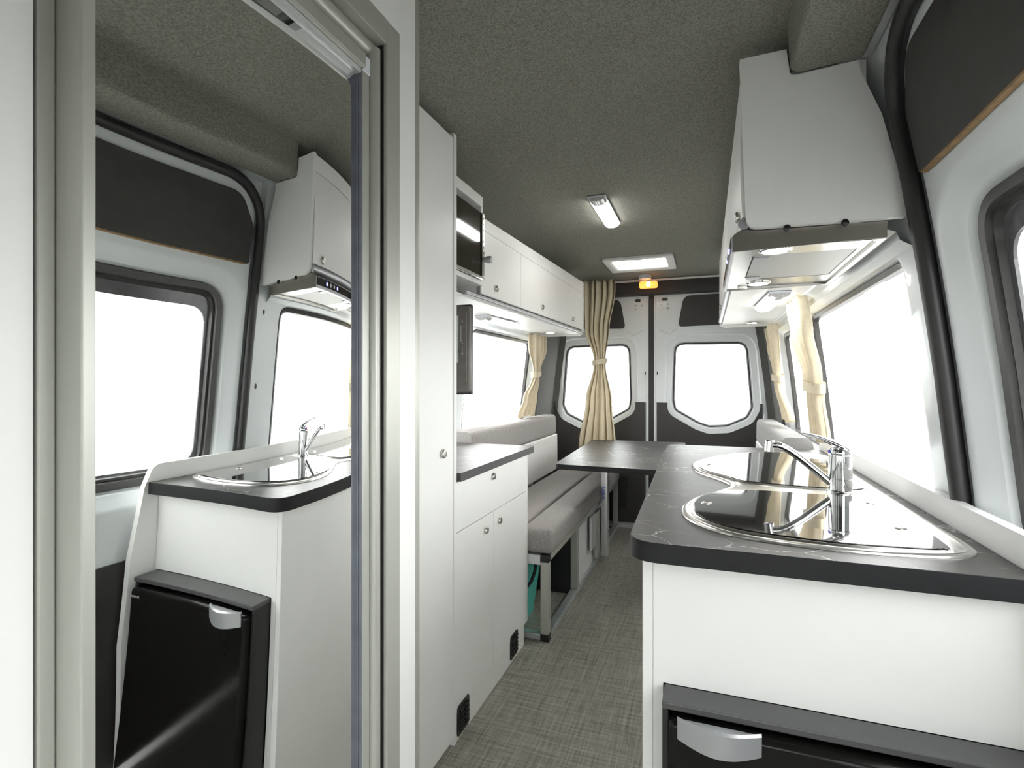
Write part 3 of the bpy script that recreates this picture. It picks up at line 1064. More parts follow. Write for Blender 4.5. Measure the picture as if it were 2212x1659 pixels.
# ------------------------------------------------------------------ lamps
def strip_light(name, label, cat, c, L, w, rz, z, group=None, lit='lamp'):
    """surface strip lamp under a horizontal face at height z"""
    e = thing(name, label, cat, (c[0], c[1], z), group)
    e.rotation_euler = (0, 0, rz)
    ORG[e.name] = Vector((0, 0, 0))
    h = L / 2
    q = w / 2

    def half(y0, y1, r, zc=0.0):
        bm = new()
        n = 10
        a0 = [bm.verts.new((math.cos(PI * k / n) * q * r, y0, zc - math.sin(PI * k / n) * q * 0.55 * r)) for k in range(n + 1)]
        a1 = [bm.verts.new((math.cos(PI * k / n) * q * r, y1, zc - math.sin(PI * k / n) * q * 0.55 * r)) for k in range(n + 1)]
        for k in range(n):
            bm.faces.new((a0[k], a0[k + 1], a1[k + 1], a1[k]))
        bm.faces.new(a0)
        bm.faces.new(a1[::-1])
        bm.faces.new((a0[0], a1[0], a1[-1], a0[-1]))
        return bm
    obj('base', bx(-q * 1.08, q * 1.08, -h, h, -0.006, 0.0, 0.002), M['plasticwhite'], e)
    obj('cover', half(-h * 0.68, h * 0.985, 0.97, -0.0062), M[lit], e, smooth=50, label='lit white cover')
    obj('switch_end', half(-h * 0.985, -h * 0.685, 0.95, -0.0062), M['lens'], e, smooth=50, label='unlit clear end with switch')
    return e


cl = strip_light('ceiling_light', 'lit white strip light on the middle of the carpeted ceiling', 'ceiling light', (-0.446, 2.47), 0.42, 0.075, 0.0, 1.966, lit='lampbright')
ul = strip_light('under_cabinet_light', 'lit strip light under the left overhead cabinet', 'strip light', (-1.005, 2.53), 0.40, 0.07, -0.05, 1.4830)
ur = strip_light('under_cabinet_light', 'lit strip light under the right overhead cabinet beyond the hood', 'strip light', (0.253, 2.43), 0.42, 0.075, 0.05, 1.505)


def spot(label, p):
    e = thing('spotlight', label, 'spotlight', p)
    obj('bezel', lathe(new(), p, (0, 0, -1), [(0.034, 0), (0.034, 0.003), (0.027, 0.006), (0.025, 0.004)], 28), M['chrome'], e, smooth=40)
    obj('lens', lathe(new(), (p[0], p[1], p[2] - 0.0041), (0, 0, -1), [(0.0245, 0), (0.0245, 0.002), (0.02, 0.0025)], 28), M['lamp'], e, smooth=40, label='lit white lens')


spot('small round lit spotlight under far end of left overhead cabinet', (-0.995, 3.45, 1.4990))
spot('small round lit spotlight under far end of right overhead cabinet', (0.248, 3.32, 1.505))

# roof vent
rv = thing('roof_vent', 'rectangular white roof vent hatch in the carpeted ceiling near rear doors', 'roof vent', (-0.418, 3.655, 1.96))
bm = new()
RVf = lambda u, v, d: Vector((u, v, d))
out = rrect(-0.642, -0.196, 3.445, 3.868, 0.015)
inn = rrect(-0.588, -0.250, 3.505, 3.808, 0.02)
mid = rrect(-0.610, -0.226, 3.478, 3.834, 0.018)
ring_panel(bm, [(out, 1.969), (out, 1.955), (mid, 1.951), (grow(inn, 0.008), 1.957), (inn, 1.968), (inn, 2.0)], RVf)
obj('frame', bm, M['whitevinyl'], rv, smooth=30)
obj('pane', plate(new(), grow(inn, -0.001), RVf, 1.9625, 1.966), M['vent'], rv, label='pale daylit vent pane')
obj('bar', bx(-0.58, -0.258, 3.640, 3.652, 1.959, 1.962, 0.001), M['whitevinyl'], rv)
obj('handle', lathe(new(), (-0.42, 3.500, 1.960), (0, 0, 1), [(0.040, 0), (0.042, 0.004), (0.03, 0.008)], 24), M['white'], rv, smooth=40)

# amber lamp
al = thing('amber_lamp', 'small lit amber lamp on a round white base at ceiling before rear header', 'lamp', (-0.425, 4.10, 1.93))
obj('base', lathe(new(), (-0.434, 4.075, 1.966), (0, 0, -1), [(0.046, 0), (0.046, 0.014), (0.043, 0.016), (0.046, 0.018), (0.046, 0.030), (0.040, 0.034), (0.012, 0.036), (0.012, 0.047)], 28), M['plasticwhite'], al, smooth=40, label='round white plastic base')
lens = obj('lens', bx(-0.475, -0.342, 4.05, 4.105, 1.868, 1.918, 0.014, 3), M['amber'], al, smooth=40, label='glowing amber lens')
obj('bulb', bx(-0.420, -0.392, 4.0455, 4.0495, 1.876, 1.910, 0.0015), M['amberhot'], al, label='bright bulb spot')

# ------------------------------------------------------------------ right overhead cabinet with hood
RX = 0.078
orc = thing('overhead_cabinet', 'white overhead cabinet above the sink with grey end panel and cooker hood', 'overhead cabinet', (0.23, 2.4, 1.5))
sp = rounded([(0.072, 1.902), (0.086, 1.512), (0.392, 1.507), (0.388, 1.565), (0.374, 1.623), (0.349, 1.729), (0.3085, 1.832), (0.309, 1.852), (0.176, 1.843), (0.168, 1.905)],
             [0.002, 0.030, 0.002, 0, 0, 0, 0, 0, 0.012, 0], 5)
obj('end_panel', plate(new(), sp, lambda u, v, d: Vector((u, d, v)), 1.320, 1.338), M['white'], orc)
bm = new()
box(bm, RX + 0.021, 0.325, 1.3385, 3.44, 1.520, 1.86)
obj('carcass', bm, M['white'], orc)
obj('bottom_panel', bx(RX + 0.012, 0.392, 1.925, 3.445, 1.507, 1.5185), M['white'], orc)


def curved_front(y0, y1, z0, z1, x, bul):
    """door whose face bulges a little across its height"""
    bm = new()
    pr = []
    n = 8
    for k in range(n + 1):
        t = k / n
        pr.append((x - bul * math.sin(PI * t), z0 + (z1 - z0) * t))
    pr += [(x + 0.018, z1), (x + 0.018, z0)]
    return plate(bm, pr, lambda u, v, d: Vector((u, d, v)), y0, y1)


for y0, y1 in ((1.3395, 1.935), (1.938, 2.70), (2.703, 3.443)):
    d = obj('door', curved_front(y0, y1, 1.545, 1.842, RX, 0.004), M['white'], orc, smooth=30)
    knob(d, (RX - 0.001, y0 + 0.075 if y0 < 1.5 else (y0 + y1) / 2, 1.566), (-1, 0, 0), 0.014)
obj('top_rail', bx(RX, RX + 0.02, 1.3395, 3.443, 1.845, 1.90, 0.001), M['white'], orc)
obj('light_rail', tube(new(), [(RX + 0.004, 1.3395, 1.529), (RX + 0.004, 3.44, 1.529)], 0.013, 14), M['silverplastic'], orc, smooth=40, label='rounded silver bottom rail')
ep = rounded([(RX - 0.004, 1.905), (RX - 0.004, 1.494), (0.405, 1.494), (0.375, 1.70), (0.33, 1.84), (0.32, 1.91)], [0, 0.035, 0, 0, 0, 0])
obj('end_panel', plate(new(), ep, lambda u, v, d: Vector((u, d, v)), 3.4455, 3.464), M['white'], orc)
for x in (0.169, 0.281):
    obj('bolt', lathe(new(), (x, 1.3200, 1.5045), (0, -1, 0), [(0.0075, 0), (0.0075, 0.004), (0.005, 0.006)], 14), M['black'], orc, smooth=40, label='black screw cap')

hd = thing('cooker_hood', 'slim steel cooker hood with two lit lamps under the right overhead cabinet', 'cooker hood', (0.21, 1.64, 1.49))
# side plates follow the curved front
sidep = [(0.364, 1.4715), (0.364, 1.5060), (0.118, 1.5095), (0.098, 1.5115), (0.086, 1.515), (0.0835, 1.5148), (0.072, 1.5125), (0.061, 1.506), (0.059, 1.502), (0.059, 1.4655)]
obj('side_plate', plate(new(), sidep, lambda u, v, d: Vector((u, d, v)), 1.340, 1.3445), M['hoodside'], hd)
obj('side_plate', plate(new(), sidep, lambda u, v, d: Vector((u, d, v)), 1.9155, 1.920), M['hoodside'], hd)
obj('front_panel', bx(0.0555, 0.064, 1.341, 1.919, 1.465, 1.5025, 0.002), M['silverplastic'], hd)
cp = obj('control_panel', bx(0.0535, 0.0554, 1.345, 1.915, 1.4745, 1.4995, 0.0005), M['blackgloss'], hd, label='black glass control strip')
for k in range(4):
    obj('button', lathe(new(), (0.0534, 1.430 + 0.036 * k, 1.487), (-1, 0, 0), [(0.0065, 0), (0.0065, 0.002), (0.005, 0.003)], 16), M['bluelit'] if k in (0, 3) else M['plasticwhite'], cp, label='lit blue button' if k in (0, 3) else 'pale button')
# underside: frame with recess for the filter
bm = new()
rim = [(0.064, 1.345), (0.364, 1.345), (0.364, 1.9155), (0.064, 1.9155)]
fil = rrect(0.112, 0.334, 1.452, 1.772, 0.004)
HF = lambda u, v, d: Vector((u, v, d))
ring_panel(bm, [(rim, 1.4695), (rrect(0.094, 0.352, 1.350, 1.910, 0.004), 1.4695), (rrect(0.096, 0.350, 1.352, 1.908, 0.004), 1.476), (grow(fil, 0.003), 1.476), (fil, 1.482)], HF, 60)
obj('base_plate', bm, M['steel'], hd)
bm = bx(0.113, 0.333, 1.453, 1.771, 1.4770, 1.4815)
fl = obj('filter', bm, M['filter'], hd, label='perforated grease filter')
for y in (1.470, 1.733):
    l = obj('latch', bx(0.1135, 0.150, y, y + 0.034, 1.4735, 1.4769, 0.001), M['silverplastic'], fl)
    
for y in (1.400, 1.845):
    lp = obj('lamp', lathe(new(), (0.155, y, 1.4758), (0, 0, -1), [(0.036, 0), (0.036, 0.002), (0.031, 0.004), (0.029, 0.003)], 28), M['chrome'], hd, smooth=40)
    obj('lens', lathe(new(), (0.155, y, 1.4727), (0, 0, -1), [(0.028, 0), (0.028, 0.001), (0.024, 0.0018)], 28), M['lamp'], lp, label='lit white lens')

# ------------------------------------------------------------------ right kitchen unit
kc = thing('kitchen_cabinet', 'white kitchen base unit under the sink, holding the black fridge', 'cabinet', (0.17, 1.75, 0))
obj('side_panel', bx(-0.111, -0.092, 1.0, 2.515, 0.0, 0.8385, 0.0015), M['white'], kc)
bm = new()
box(bm, -0.0915, -0.074, 1.0, 1.018, 0.0, 0.600)
box(bm, -0.0915, 0.4535, 1.0, 1.018, 0.6125, 0.8385)
box(bm, 0.446, 0.4535, 1.0, 1.018, 0.0, 0.600)
box(bm, -0.0915, -0.074, 1.0, 1.018, 0.600, 0.6125)
box(bm, 0.446, 0.4535, 1.0, 1.018, 0.600, 0.6125)
bmesh.ops.remove_doubles(bm, verts=bm.verts[:], dist=1e-5)
obj('front_panel', bm, M['white'], kc)
obj('end_panel', bx(-0.0915, 0.4535, 2.497, 2.515, 0.0, 0.8385), M['white'], kc)
spf = rounded([(0.985, 0.926), (0.962, 0.86), (0.935, 0.66), (0.928, 0.42), (0.955, 0.06), (0.96, 0.0), (2.58, 0.0), (2.58, 0.926)], [0.035, 0.05, 0.1, 0.1, 0.05, 0, 0, 0.03])
obj('back_panel', plate(new(), spf, lambda u, v, d: Vector((d, u, v)), 0.4545, 0.474), M['white'], kc, label='white splashback panel with curved front edge')

wt = thing('worktop', 'dark marbled worktop carrying the sink on the right-hand kitchen unit', 'worktop', (0.15, 1.75, 0.8395))
wp = rounded([(0.4535, 0.972), (-0.132, 0.966), (-0.142, 1.40), (-0.160, 2.20), (-0.160, 2.535), (0.4535, 2.535)], [0, 0.060, 0, 0, 0.03, 0], 10)
obj('top', plate(new(), wp, lambda u, v, d: Vector((u, v, d)), 0.8400, 0.8750), M['stone'], wt)
lo = grow(wp, 0.0018)
bnd_o = [Vector((min(p.x, 0.4530), p.y)) for p in lo]
bnd_i = [Vector((min(p.x, 0.4530), p.y)) for p in grow(wp, 0.0002)]
k0 = list(range(len(lo)))
bm = new()
va = [[bm.verts.new((p.x, p.y, z)) for p in bnd_o] for z in (0.8398, 0.8742)]
vb = [[bm.verts.new((p.x, p.y, z)) for p in bnd_i] for z in (0.8398, 0.8750)]
for i in range(len(k0) - 1):
    bm.faces.new((va[0][i], va[0][i + 1], va[1][i + 1], va[1][i]))
    bm.faces.new((va[1][i], va[1][i + 1], vb[1][i + 1], vb[1][i]))
    bm.faces.new((va[0][i], va[0][i + 1], vb[0][i + 1], vb[0][i]))
obj('edge_band', bm, M['stonedge'], wt, smooth=40, label='black edge band')

# sink and hob combination
sk = thing('sink_hob_unit', 'stainless sink and hob unit with two black glass lids set in marbled worktop', 'sink', (0.2, 1.7, 0.875))


def cr(pts, n=8, closed=True):
    P = [Vector(p) for p in pts]
    N = len(P)
    out = []
    for i in range(N):
        a, b, c, d = P[i - 1], P[i], P[(i + 1) % N], P[(i + 2) % N]
        for k in range(n):
            t = k / n
            out.append(0.5 * ((2 * b) + (c - a) * t + (2 * a - 5 * b + 4 * c - d) * t * t + (3 * b - a - 3 * c + d) * t ** 3))
    return out


sink_pts = [(-0.052, 1.250), (-0.030, 1.140), (0.050, 1.056), (0.200, 1.026), (0.340, 1.038), (0.410, 1.070), (0.428, 1.130), (0.425, 1.30), (0.425, 1.60), (0.428, 1.95), (0.438, 2.25),
            (0.425, 2.345), (0.34, 2.385), (0.20, 2.345), (0.06, 2.205), (-0.025, 2.02), (-0.048, 1.90), (-0.025, 1.76), (0.030, 1.66), (0.062, 1.565), (0.030, 1.475), (-0.025, 1.37)]
so = cr(sink_pts, 6)
Z0 = 0.8752
SF = lambda u, v, d: Vector((u, v, d))
bm = new()
i1, i2, i3 = grow(so, -0.006), grow(so, -0.014), grow(so, -0.020)
loops = [(so, Z0), (grow(so, -0.001), Z0 + 0.003), (i1, Z0 + 0.0055), (i2, Z0 + 0.0045), (i3, Z0 + 0.0030)]
V = [[bm.verts.new((p.x, p.y, z)) for p in l] for l, z in loops]
for a, b in zip(V, V[1:]):
    N = len(a)
    for k in range(N):
        bm.faces.new((a[k], a[(k + 1) % N], b[(k + 1) % N], b[k]))
for t in geometry.tessellate_polygon([[v.co.copy() for v in V[-1]]]):
    bm.faces.new([V[-1][i] for i in t])
obj('steel_deck', bm, M['steel'], sk, smooth=40)

lid1 = cr([(-0.024, 1.250), (-0.006, 1.155), (0.066, 1.086), (0.200, 1.056), (0.318, 1.064), (0.365, 1.075), (0.383, 1.100), (0.388, 1.30), (0.390, 1.455), (0.365, 1.490), (0.26, 1.490), (0.12, 1.488), (0.035, 1.445), (-0.012, 1.36)], 6)
lid2 = cr([(-0.022, 1.895), (-0.004, 1.785), (0.060, 1.690), (0.105, 1.625), (0.20, 1.600), (0.33, 1.590), (0.376, 1.605), (0.390, 1.66), (0.396, 1.95), (0.408, 2.21), (0.395, 2.30), (0.33, 2.340), (0.21, 2.305), (0.085, 2.185), (0.005, 2.02)], 6)
for li, nm in ((lid1, 'sink'), (lid2, 'hob')):
    b1 = new()
    V = [[b1.verts.new((p.x, p.y, z)) for p in l] for l, z in ((grow(li, 0.012), Z0 + 0.0032), (grow(li, 0.008), Z0 + 0.0066), (grow(li, 0.003), Z0 + 0.0060), (grow(li, 0.002), Z0 + 0.0034))]
    for a, b in zip(V, V[1:]):
        N = len(a)
        for k in range(N):
            b1.faces.new((a[k], a[(k + 1) % N], b[(k + 1) % N], b[k]))
    obj('rim', b1, M['steel'], sk, smooth=40)
    gl = obj('glass_lid', plate(new(), li, SF, Z0 + 0.0034, Z0 + 0.0082), M['blackglass'], sk, label='black glass lid over the %s' % nm)
    holes = ((0.000, 1.292), (0.352, 1.420), (0.345, 1.195)) if nm == 'sink' else ((0.010, 1.900), (0.335, 1.66))
    for hx, hy in holes:
        obj('ring', lathe(new(), (hx, hy, Z0 + 0.0083), (0, 0, 1), [(0.011, 0), (0.011, 0.001), (0.0085, 0.0022), (0.004, 0.001)], 20), M['satin'], gl, smooth=40)

# mixer tap
TX, TY, TZ = 0.318, 1.540, Z0 + 0.0031
tp = thing('mixer_tap', 'chrome single-lever mixer tap standing between the two glass lids', 'tap', (TX, TY, TZ))
obj('base_ring', lathe(new(), (TX, TY, TZ), (0, 0, 1), [(0.0305, 0), (0.0305, 0.008), (0.0275, 0.010)], 32), M['chrome'], tp, smooth=40)
obj('body', lathe(new(), (TX, TY, TZ + 0.0105), (0, 0, 1), [(0.0265, 0), (0.0265, 0.028), (0.0258, 0.0285), (0.0265, 0.029), (0.0265, 0.087), (0.025, 0.0885)], 32), M['chrome'], tp, smooth=40)
zc = TZ + 0.1
# lever head: cap blending into a long flat lever
cap = lathe(new(), (TX, TY, zc), (0, 0, 1), [(0.0265, 0), (0.0272, 0.003), (0.0265, 0.010), (0.0225, 0.016), (0.014, 0.020), (0.006, 0.0215)], 32)
obj('lever_cap', cap, M['chrome'], tp, smooth=60)
bm = new()
stn = [(0.0262, 0.004, 0.010, 0.004), (0.022, 0.008, 0.018, 0.008), (0.012, 0.014, 0.0225, 0.011), (-0.002, 0.021, 0.021, 0.011), (-0.018, 0.029, 0.017, 0.009), (-0.042, 0.039, 0.012, 0.0062), (-0.066, 0.046, 0.0095, 0.0042), (-0.084, 0.0495, 0.0095, 0.0034), (-0.090, 0.050, 0.006, 0.002)]
rings = []
for dx, dz, hw, hh in stn:
    rings.append([bm.verts.new((TX + dx, TY + hw * math.cos(2 * PI * k / 14), zc + dz + hh * math.sin(2 * PI * k / 14))) for k in range(14)])
for a, b in zip(rings, rings[1:]):
    for k in range(14):
        bm.faces.new((a[k], a[(k + 1) % 14], b[(k + 1) % 14], b[k]))
bm.faces.new(rings[0])
bm.faces.new(rings[-1][::-1])
obj('lever', bm, M['chrome'], tp, smooth=60)
obj('temperature_mark', lathe(new(), (TX - 0.0250, TY - 0.008, zc + 0.007), (-1, -0.25, 0), [(0.0042, 0), (0.0042, 0.0024)], 14), M['blue'], tp, label='blue half of the temperature mark')
obj('temperature_mark', lathe(new(), (TX - 0.0258, TY - 0.002, zc + 0.007), (-1, 0, 0), [(0.0035, 0), (0.0035, 0.0022)], 14), M['red'], tp, label='red half of the temperature mark')
sp_pts = []
for k in range(17):
    t = k / 16
    c4 = [(-0.022, 0.026), (-0.090, 0.086), (-0.126, 0.124), (-0.162, 0.117)]
    w4 = [(1 - t) ** 3, 3 * t * (1 - t) ** 2, 3 * t * t * (1 - t), t ** 3]
    x = TX + sum(w * c[0] for w, c in zip(w4, c4))
    z = TZ + sum(w * c[1] for w, c in zip(w4, c4))
    sp_pts.append((x, TY, z))
obj('spout', tube(new(), sp_pts, [0.0095] * 12 + [0.0098, 0.0102, 0.0106, 0.0108, 0.0108], 18), M['chrome'], tp, smooth=50)
tipx, tipz = sp_pts[-1][0], sp_pts[-1][2]
obj('aerator', lathe(new(), (tipx + 0.002, TY, tipz + 0.013), (-0.12, 0, -1), [(0.009, 0), (0.0125, 0.003), (0.0125, 0.016), (0.0115, 0.0165), (0.0115, 0.030), (0.010, 0.0305)], 20), M['chrome'], tp, smooth=40)

# fridge
fg = thing('fridge', 'small black fridge with silver handle built into the white kitchen unit', 'fridge', (0.155, 1.2, 0))
FX0, FX1 = -0.0715, 0.443
obj('body', bx(FX0 + 0.004, FX1 - 0.004, 0.972, 1.45, 0.03, 0.5985, 0.003), M['black'], fg)
obj('top_trim', bx(FX0, FX1, 0.940, 0.9995, 0.6000, 0.6120, 0.002), M['greyplastic'], fg, label='dark grey top trim')
for x0 in (FX0, FX1 - 0.010):
    obj('side_trim', bx(x0, x0 + 0.010, 0.945, 0.9985, 0.04, 0.5995, 0.001), M['black'], fg)
fd = obj('door', bx(FX0 + 0.0105, FX1 - 0.0105, 0.926, 0.971, 0.05, 0.590, 0.012, 4), M['blackgloss'], fg, smooth=40)
hnd = []
n = 12
bm = new()
rows = []
for k in range(n + 1):
    t = k / n
    x = FX0 + 0.026 + 0.128 * t
    bow = math.sin(PI * t)
    yb = 0.922 - 0.020 * bow
    rows.append([bm.verts.new(p) for p in ((x, 0.9255, 0.598), (x, yb + 0.004, 0.6005), (x, yb, 0.597), (x, yb + 0.003, 0.563 - 0.006 * bow), (x, yb + 0.009, 0.563 - 0.006 * bow), (x, 0.9255, 0.585))])
for a, b in zip(rows, rows[1:]):
    for k in range(6):
        bm.faces.new((a[k], a[(k + 1) % 6], b[(k + 1) % 6], b[k]))
bm.faces.new(rows[0])
bm.faces.new(rows[-1][::-1])
obj('handle', bm, M['silverplastic'], fd, smooth=30, label='bowed silver handle')
obj('kick_plate', bx(FX0 + 0.003, FX1 - 0.003, 0.955, 1.40, 0.0, 0.029), M['black'], fg)
tx = text('logo', 'DOMETIC', M['greyink'], 0.0085, (FX1 - 0.036, 0.9255, 0.568), (R(90), 0, 0), fd)

# ------------------------------------------------------------------ benches
def cushion(bm, x0, x1, y0, y1, z0, z1, r=0.03):
    return box(bm, x0, x1, y0, y1, z0, z1, r, 4)


def bench(s, y0, y1, label, blabel, clabels, vis=True):
    """s=-1 left (as seen); +1 mirror image on the right"""
    X = (lambda x: x) if s < 0 else (lambda x: 2 * XC - x)
    e = thing('bench_frame', label, 'bench frame', (X(-0.88), (y0 + y1) / 2, 0))
    t = 0.038
    xf, xb = -0.660, -1.15
    ym1, ym2 = 2.86, 3.63
    posts = [(y0, y0 + t)] + ([(ym1 - t, ym1), (ym2, ym2 + 0.03)] if vis else []) + [(y1 - t, y1)]
    for a, b in posts:
        obj('post', bx(X(xf), X(xf - t), a, b, 0.032, 0.354, 0.003), M['alu'], e)
    obj('top_rail', bx(X(xf), X(xf - t), y0 + t, y1, 0.3545, 0.384, 0.003), M['alu'], e)
    obj('end_rail', bx(X(xf - t), X(xb), y0 + 0.002, y0 + t, 0.340, 0.384, 0.003), M['alubright'], e)
    obj('end_rail', bx(X(xf - t), X(xb), y0 + 0.002, y0 + t, 0.002, 0.030, 0.003), M['galv'], e)
    obj('slat_board', bx(X(xf - t), X(xb), y0 + t, y1, 0.360, 0.3835), M['darkply'], e)
    bt = obj('bottom_rail', bx(X(xf), X(xf - t), y0 + t, y1, 0.002, 0.031, 0.003), M['galv'], e)
    for yy in (y0 + 0.16, y0 + 0.50, y1 - 0.5, y1 - 0.2):
        obj('screw', lathe(new(), (X(xf), yy, 0.018), (1 if s < 0 else -1, 0, 0), [(0.006, 0), (0.005, 0.002), (0.002, 0.003)], 12), M['chrome'], bt, smooth=True)
    for zz in ((0.0, 0.032), (0.3545, 0.3865)):
        obj('corner_cap', bx(X(xf + 0.001), X(xf - t - 0.001), y0 - 0.001, y0 + t - 0.0005, zz[0], zz[1], 0.002), M['black'], e, label='black plastic corner cap')
    if vis:
        obj('side_board', bx(X(xf - 0.014), X(xf - 0.03), ym1 + 0.001, ym2 - 0.001, 0.0315, 0.354), M['white'], e, label='white board between the posts')
        obj('inner_board', bx(X(xf - t - 0.002), X(xf - 0.45), ym1 - t + 0.002, ym1 - 0.016, 0.004, 0.3595), M['black'], e, label='black inner partition')
    else:
        obj('side_board', bx(X(xf - 0.014), X(xf - 0.03), y0 + t, y1 - t, 0.0315, 0.354), M['white'], e)
    # seat cushions
    single('seat_cushion', cushion(new(), X(-0.642), X(-0.800), y0 + 0.002, y1 - 0.03, 0.3872, 0.500, 0.028), M['fabric'], clabels[0], 'cushion', (X(-0.72), (y0 + y1) / 2, 0.387), 60)
    single('seat_cushion', cushion(new(), X(-0.8025), X(-1.058), y0 + 0.002, y1 - 0.03, 0.3872, 0.500, 0.016), M['fabric'], clabels[1], 'cushion', (X(-0.93), (y0 + y1) / 2, 0.387), 60)
    b = thing('backrest', blabel, 'backrest', (X(-1.11), (y0 + y1) / 2 - 0.1, 0.50))
    yb0, yb1 = 2.325 if vis else y0, 3.85
    P = rounded([(-1.062, 0.774), (-1.066, 0.918), (-1.180, 0.918), (-1.210, 0.774)], [0.02, 0.03, 0.03, 0.0])
    obj('upper_pad', plate(new(), P, lambda u, v, d: Vector((X(u), d, v)), yb0, yb1), M['fabric'] if vis else M['fabriclight'], b, smooth=40, label='grey upper pad')
    P = rounded([(-1.060, 0.502), (-1.062, 0.772), (-1.212, 0.772), (-1.205, 0.502)], [0.015, 0.012, 0, 0])
    obj('lower_pad', plate(new(), P, lambda u, v, d: Vector((X(u), d, v)), yb0, yb1 + 0.03), M['whitevinyl'], b, smooth=40, label='white lower pad')
    return e


bench(-1, 2.2645, 4.255, 'aluminium tube bench frame with open storage left of the aisle',
      'two-tone backrest, grey over white, along the left-hand window',
      ('grey seat cushion along the front of the left bench', 'grey seat cushion at the back of the left bench, against the backrest'))
bench(1, 2.60, 4.20, 'bench frame on the right, hidden behind the kitchen unit',
      'pale grey backrest below the far right-hand curtain', ('seat cushion along the front of the right bench', 'seat cushion at the back of the right bench'), False)

# teal tub with strap under the bench
tb = thing('storage_tub', 'teal plastic tub with a black strap under the near end of left bench', 'tub', (-0.93, 2.47, 0))
bm = new()
lo4 = rrect(-1.02, -0.826, 2.34, 2.58, 0.03)
hi4 = rrect(-1.06, -0.790, 2.30, 2.62, 0.03)
V = [[bm.verts.new((p.x, p.y, z)) for p in l] for l, z in ((lo4, 0.001), (hi4, 0.31), (grow(hi4, -0.01), 0.31), (grow(lo4, -0.01), 0.02))]
for a, b in zip(V, V[1:]):
    for k in range(len(a)):
        bm.faces.new((a[k], a[(k + 1) % len(a)], b[(k + 1) % len(a)], b[k]))
bm.faces.new(V[0])
bm.faces.new(V[-1])
obj('tub', bm, M['teal'], tb, smooth=40)
obj('strap', tube(new(), [(-1.03, 2.303, 0.205), (-0.83, 2.303, 0.198), (-0.788, 2.325, 0.20), (-0.772, 2.36, 0.225), (-0.768, 2.40, 0.255), (-0.775, 2.45, 0.29)], 0.008, 8), M['black'], tb, smooth=True)

# ------------------------------------------------------------------ table
tt = thing('dining_table', 'dark marbled table top on a swivel post between the benches', 'table', (-0.655, 3.45, 0))
tp2 = rounded([(-0.752, 2.690), (-0.180, 2.672), (-0.135, 3.985), (-0.800, 3.935)], [0.055, 0.055, 0.05, 0.05], 8)
obj('top', plate(new(), tp2, lambda u, v, d: Vector((u, v, d)), 0.703, 0.730), M['stone'], tt)
lo = grow(tp2, 0.0015)
li = grow(tp2, 0.0001)
bm = new()
V = [[bm.verts.new((p.x, p.y, z)) for p in l] for l, z in ((li, 0.7028), (lo, 0.7028), (lo, 0.7296), (li, 0.7301))]
for a, b in zip(V, V[1:]):
    N = len(a)
    for k in range(N):
        bm.faces.new((a[k], a[(k + 1) % N], b[(k + 1) % N], b[k]))
obj('edge_band', bm, M['stonedge'], tt, smooth=40)
post = obj('post', bx(-0.640, -0.597, 3.405, 3.475, 0.035, 0.66, 0.006, 3), M['alubright'], tt, smooth=40)
obj('mount_channel', bx(-0.658, -0.642, 3.13, 3.26, 0.15, 0.352, 0.004), M['alubright'], tt)
obj('mount_channel', bx(-0.6575, -0.646, 3.27, 3.52, 0.06, 0.34, 0.002), M['alu'], tt)
obj('knob', lathe(new(), (-0.600, 3.42, 0.205), (1, -0.3, 0), [(0.006, 0), (0.006, 0.006), (0.012, 0.008), (0.012, 0.016), (0.006, 0.02)], 16), M['chrome'], tt, smooth=40)
obj('swivel_arm', bx(-0.64, -0.36, 3.405, 3.465, 0.661, 0.684, 0.005), M['alubright'], tt)
obj('swivel_plate', lathe(new(), (-0.42, 3.43, 0.6845), (0, 0, 1), [(0.07, 0), (0.07, 0.018)], 24), M['alubright'], tt)
text('lettering', 'Lagun', M['blueink'], 0.036, (-0.622, 3.4040, 0.445), (R(90), R(90), 0), tt)


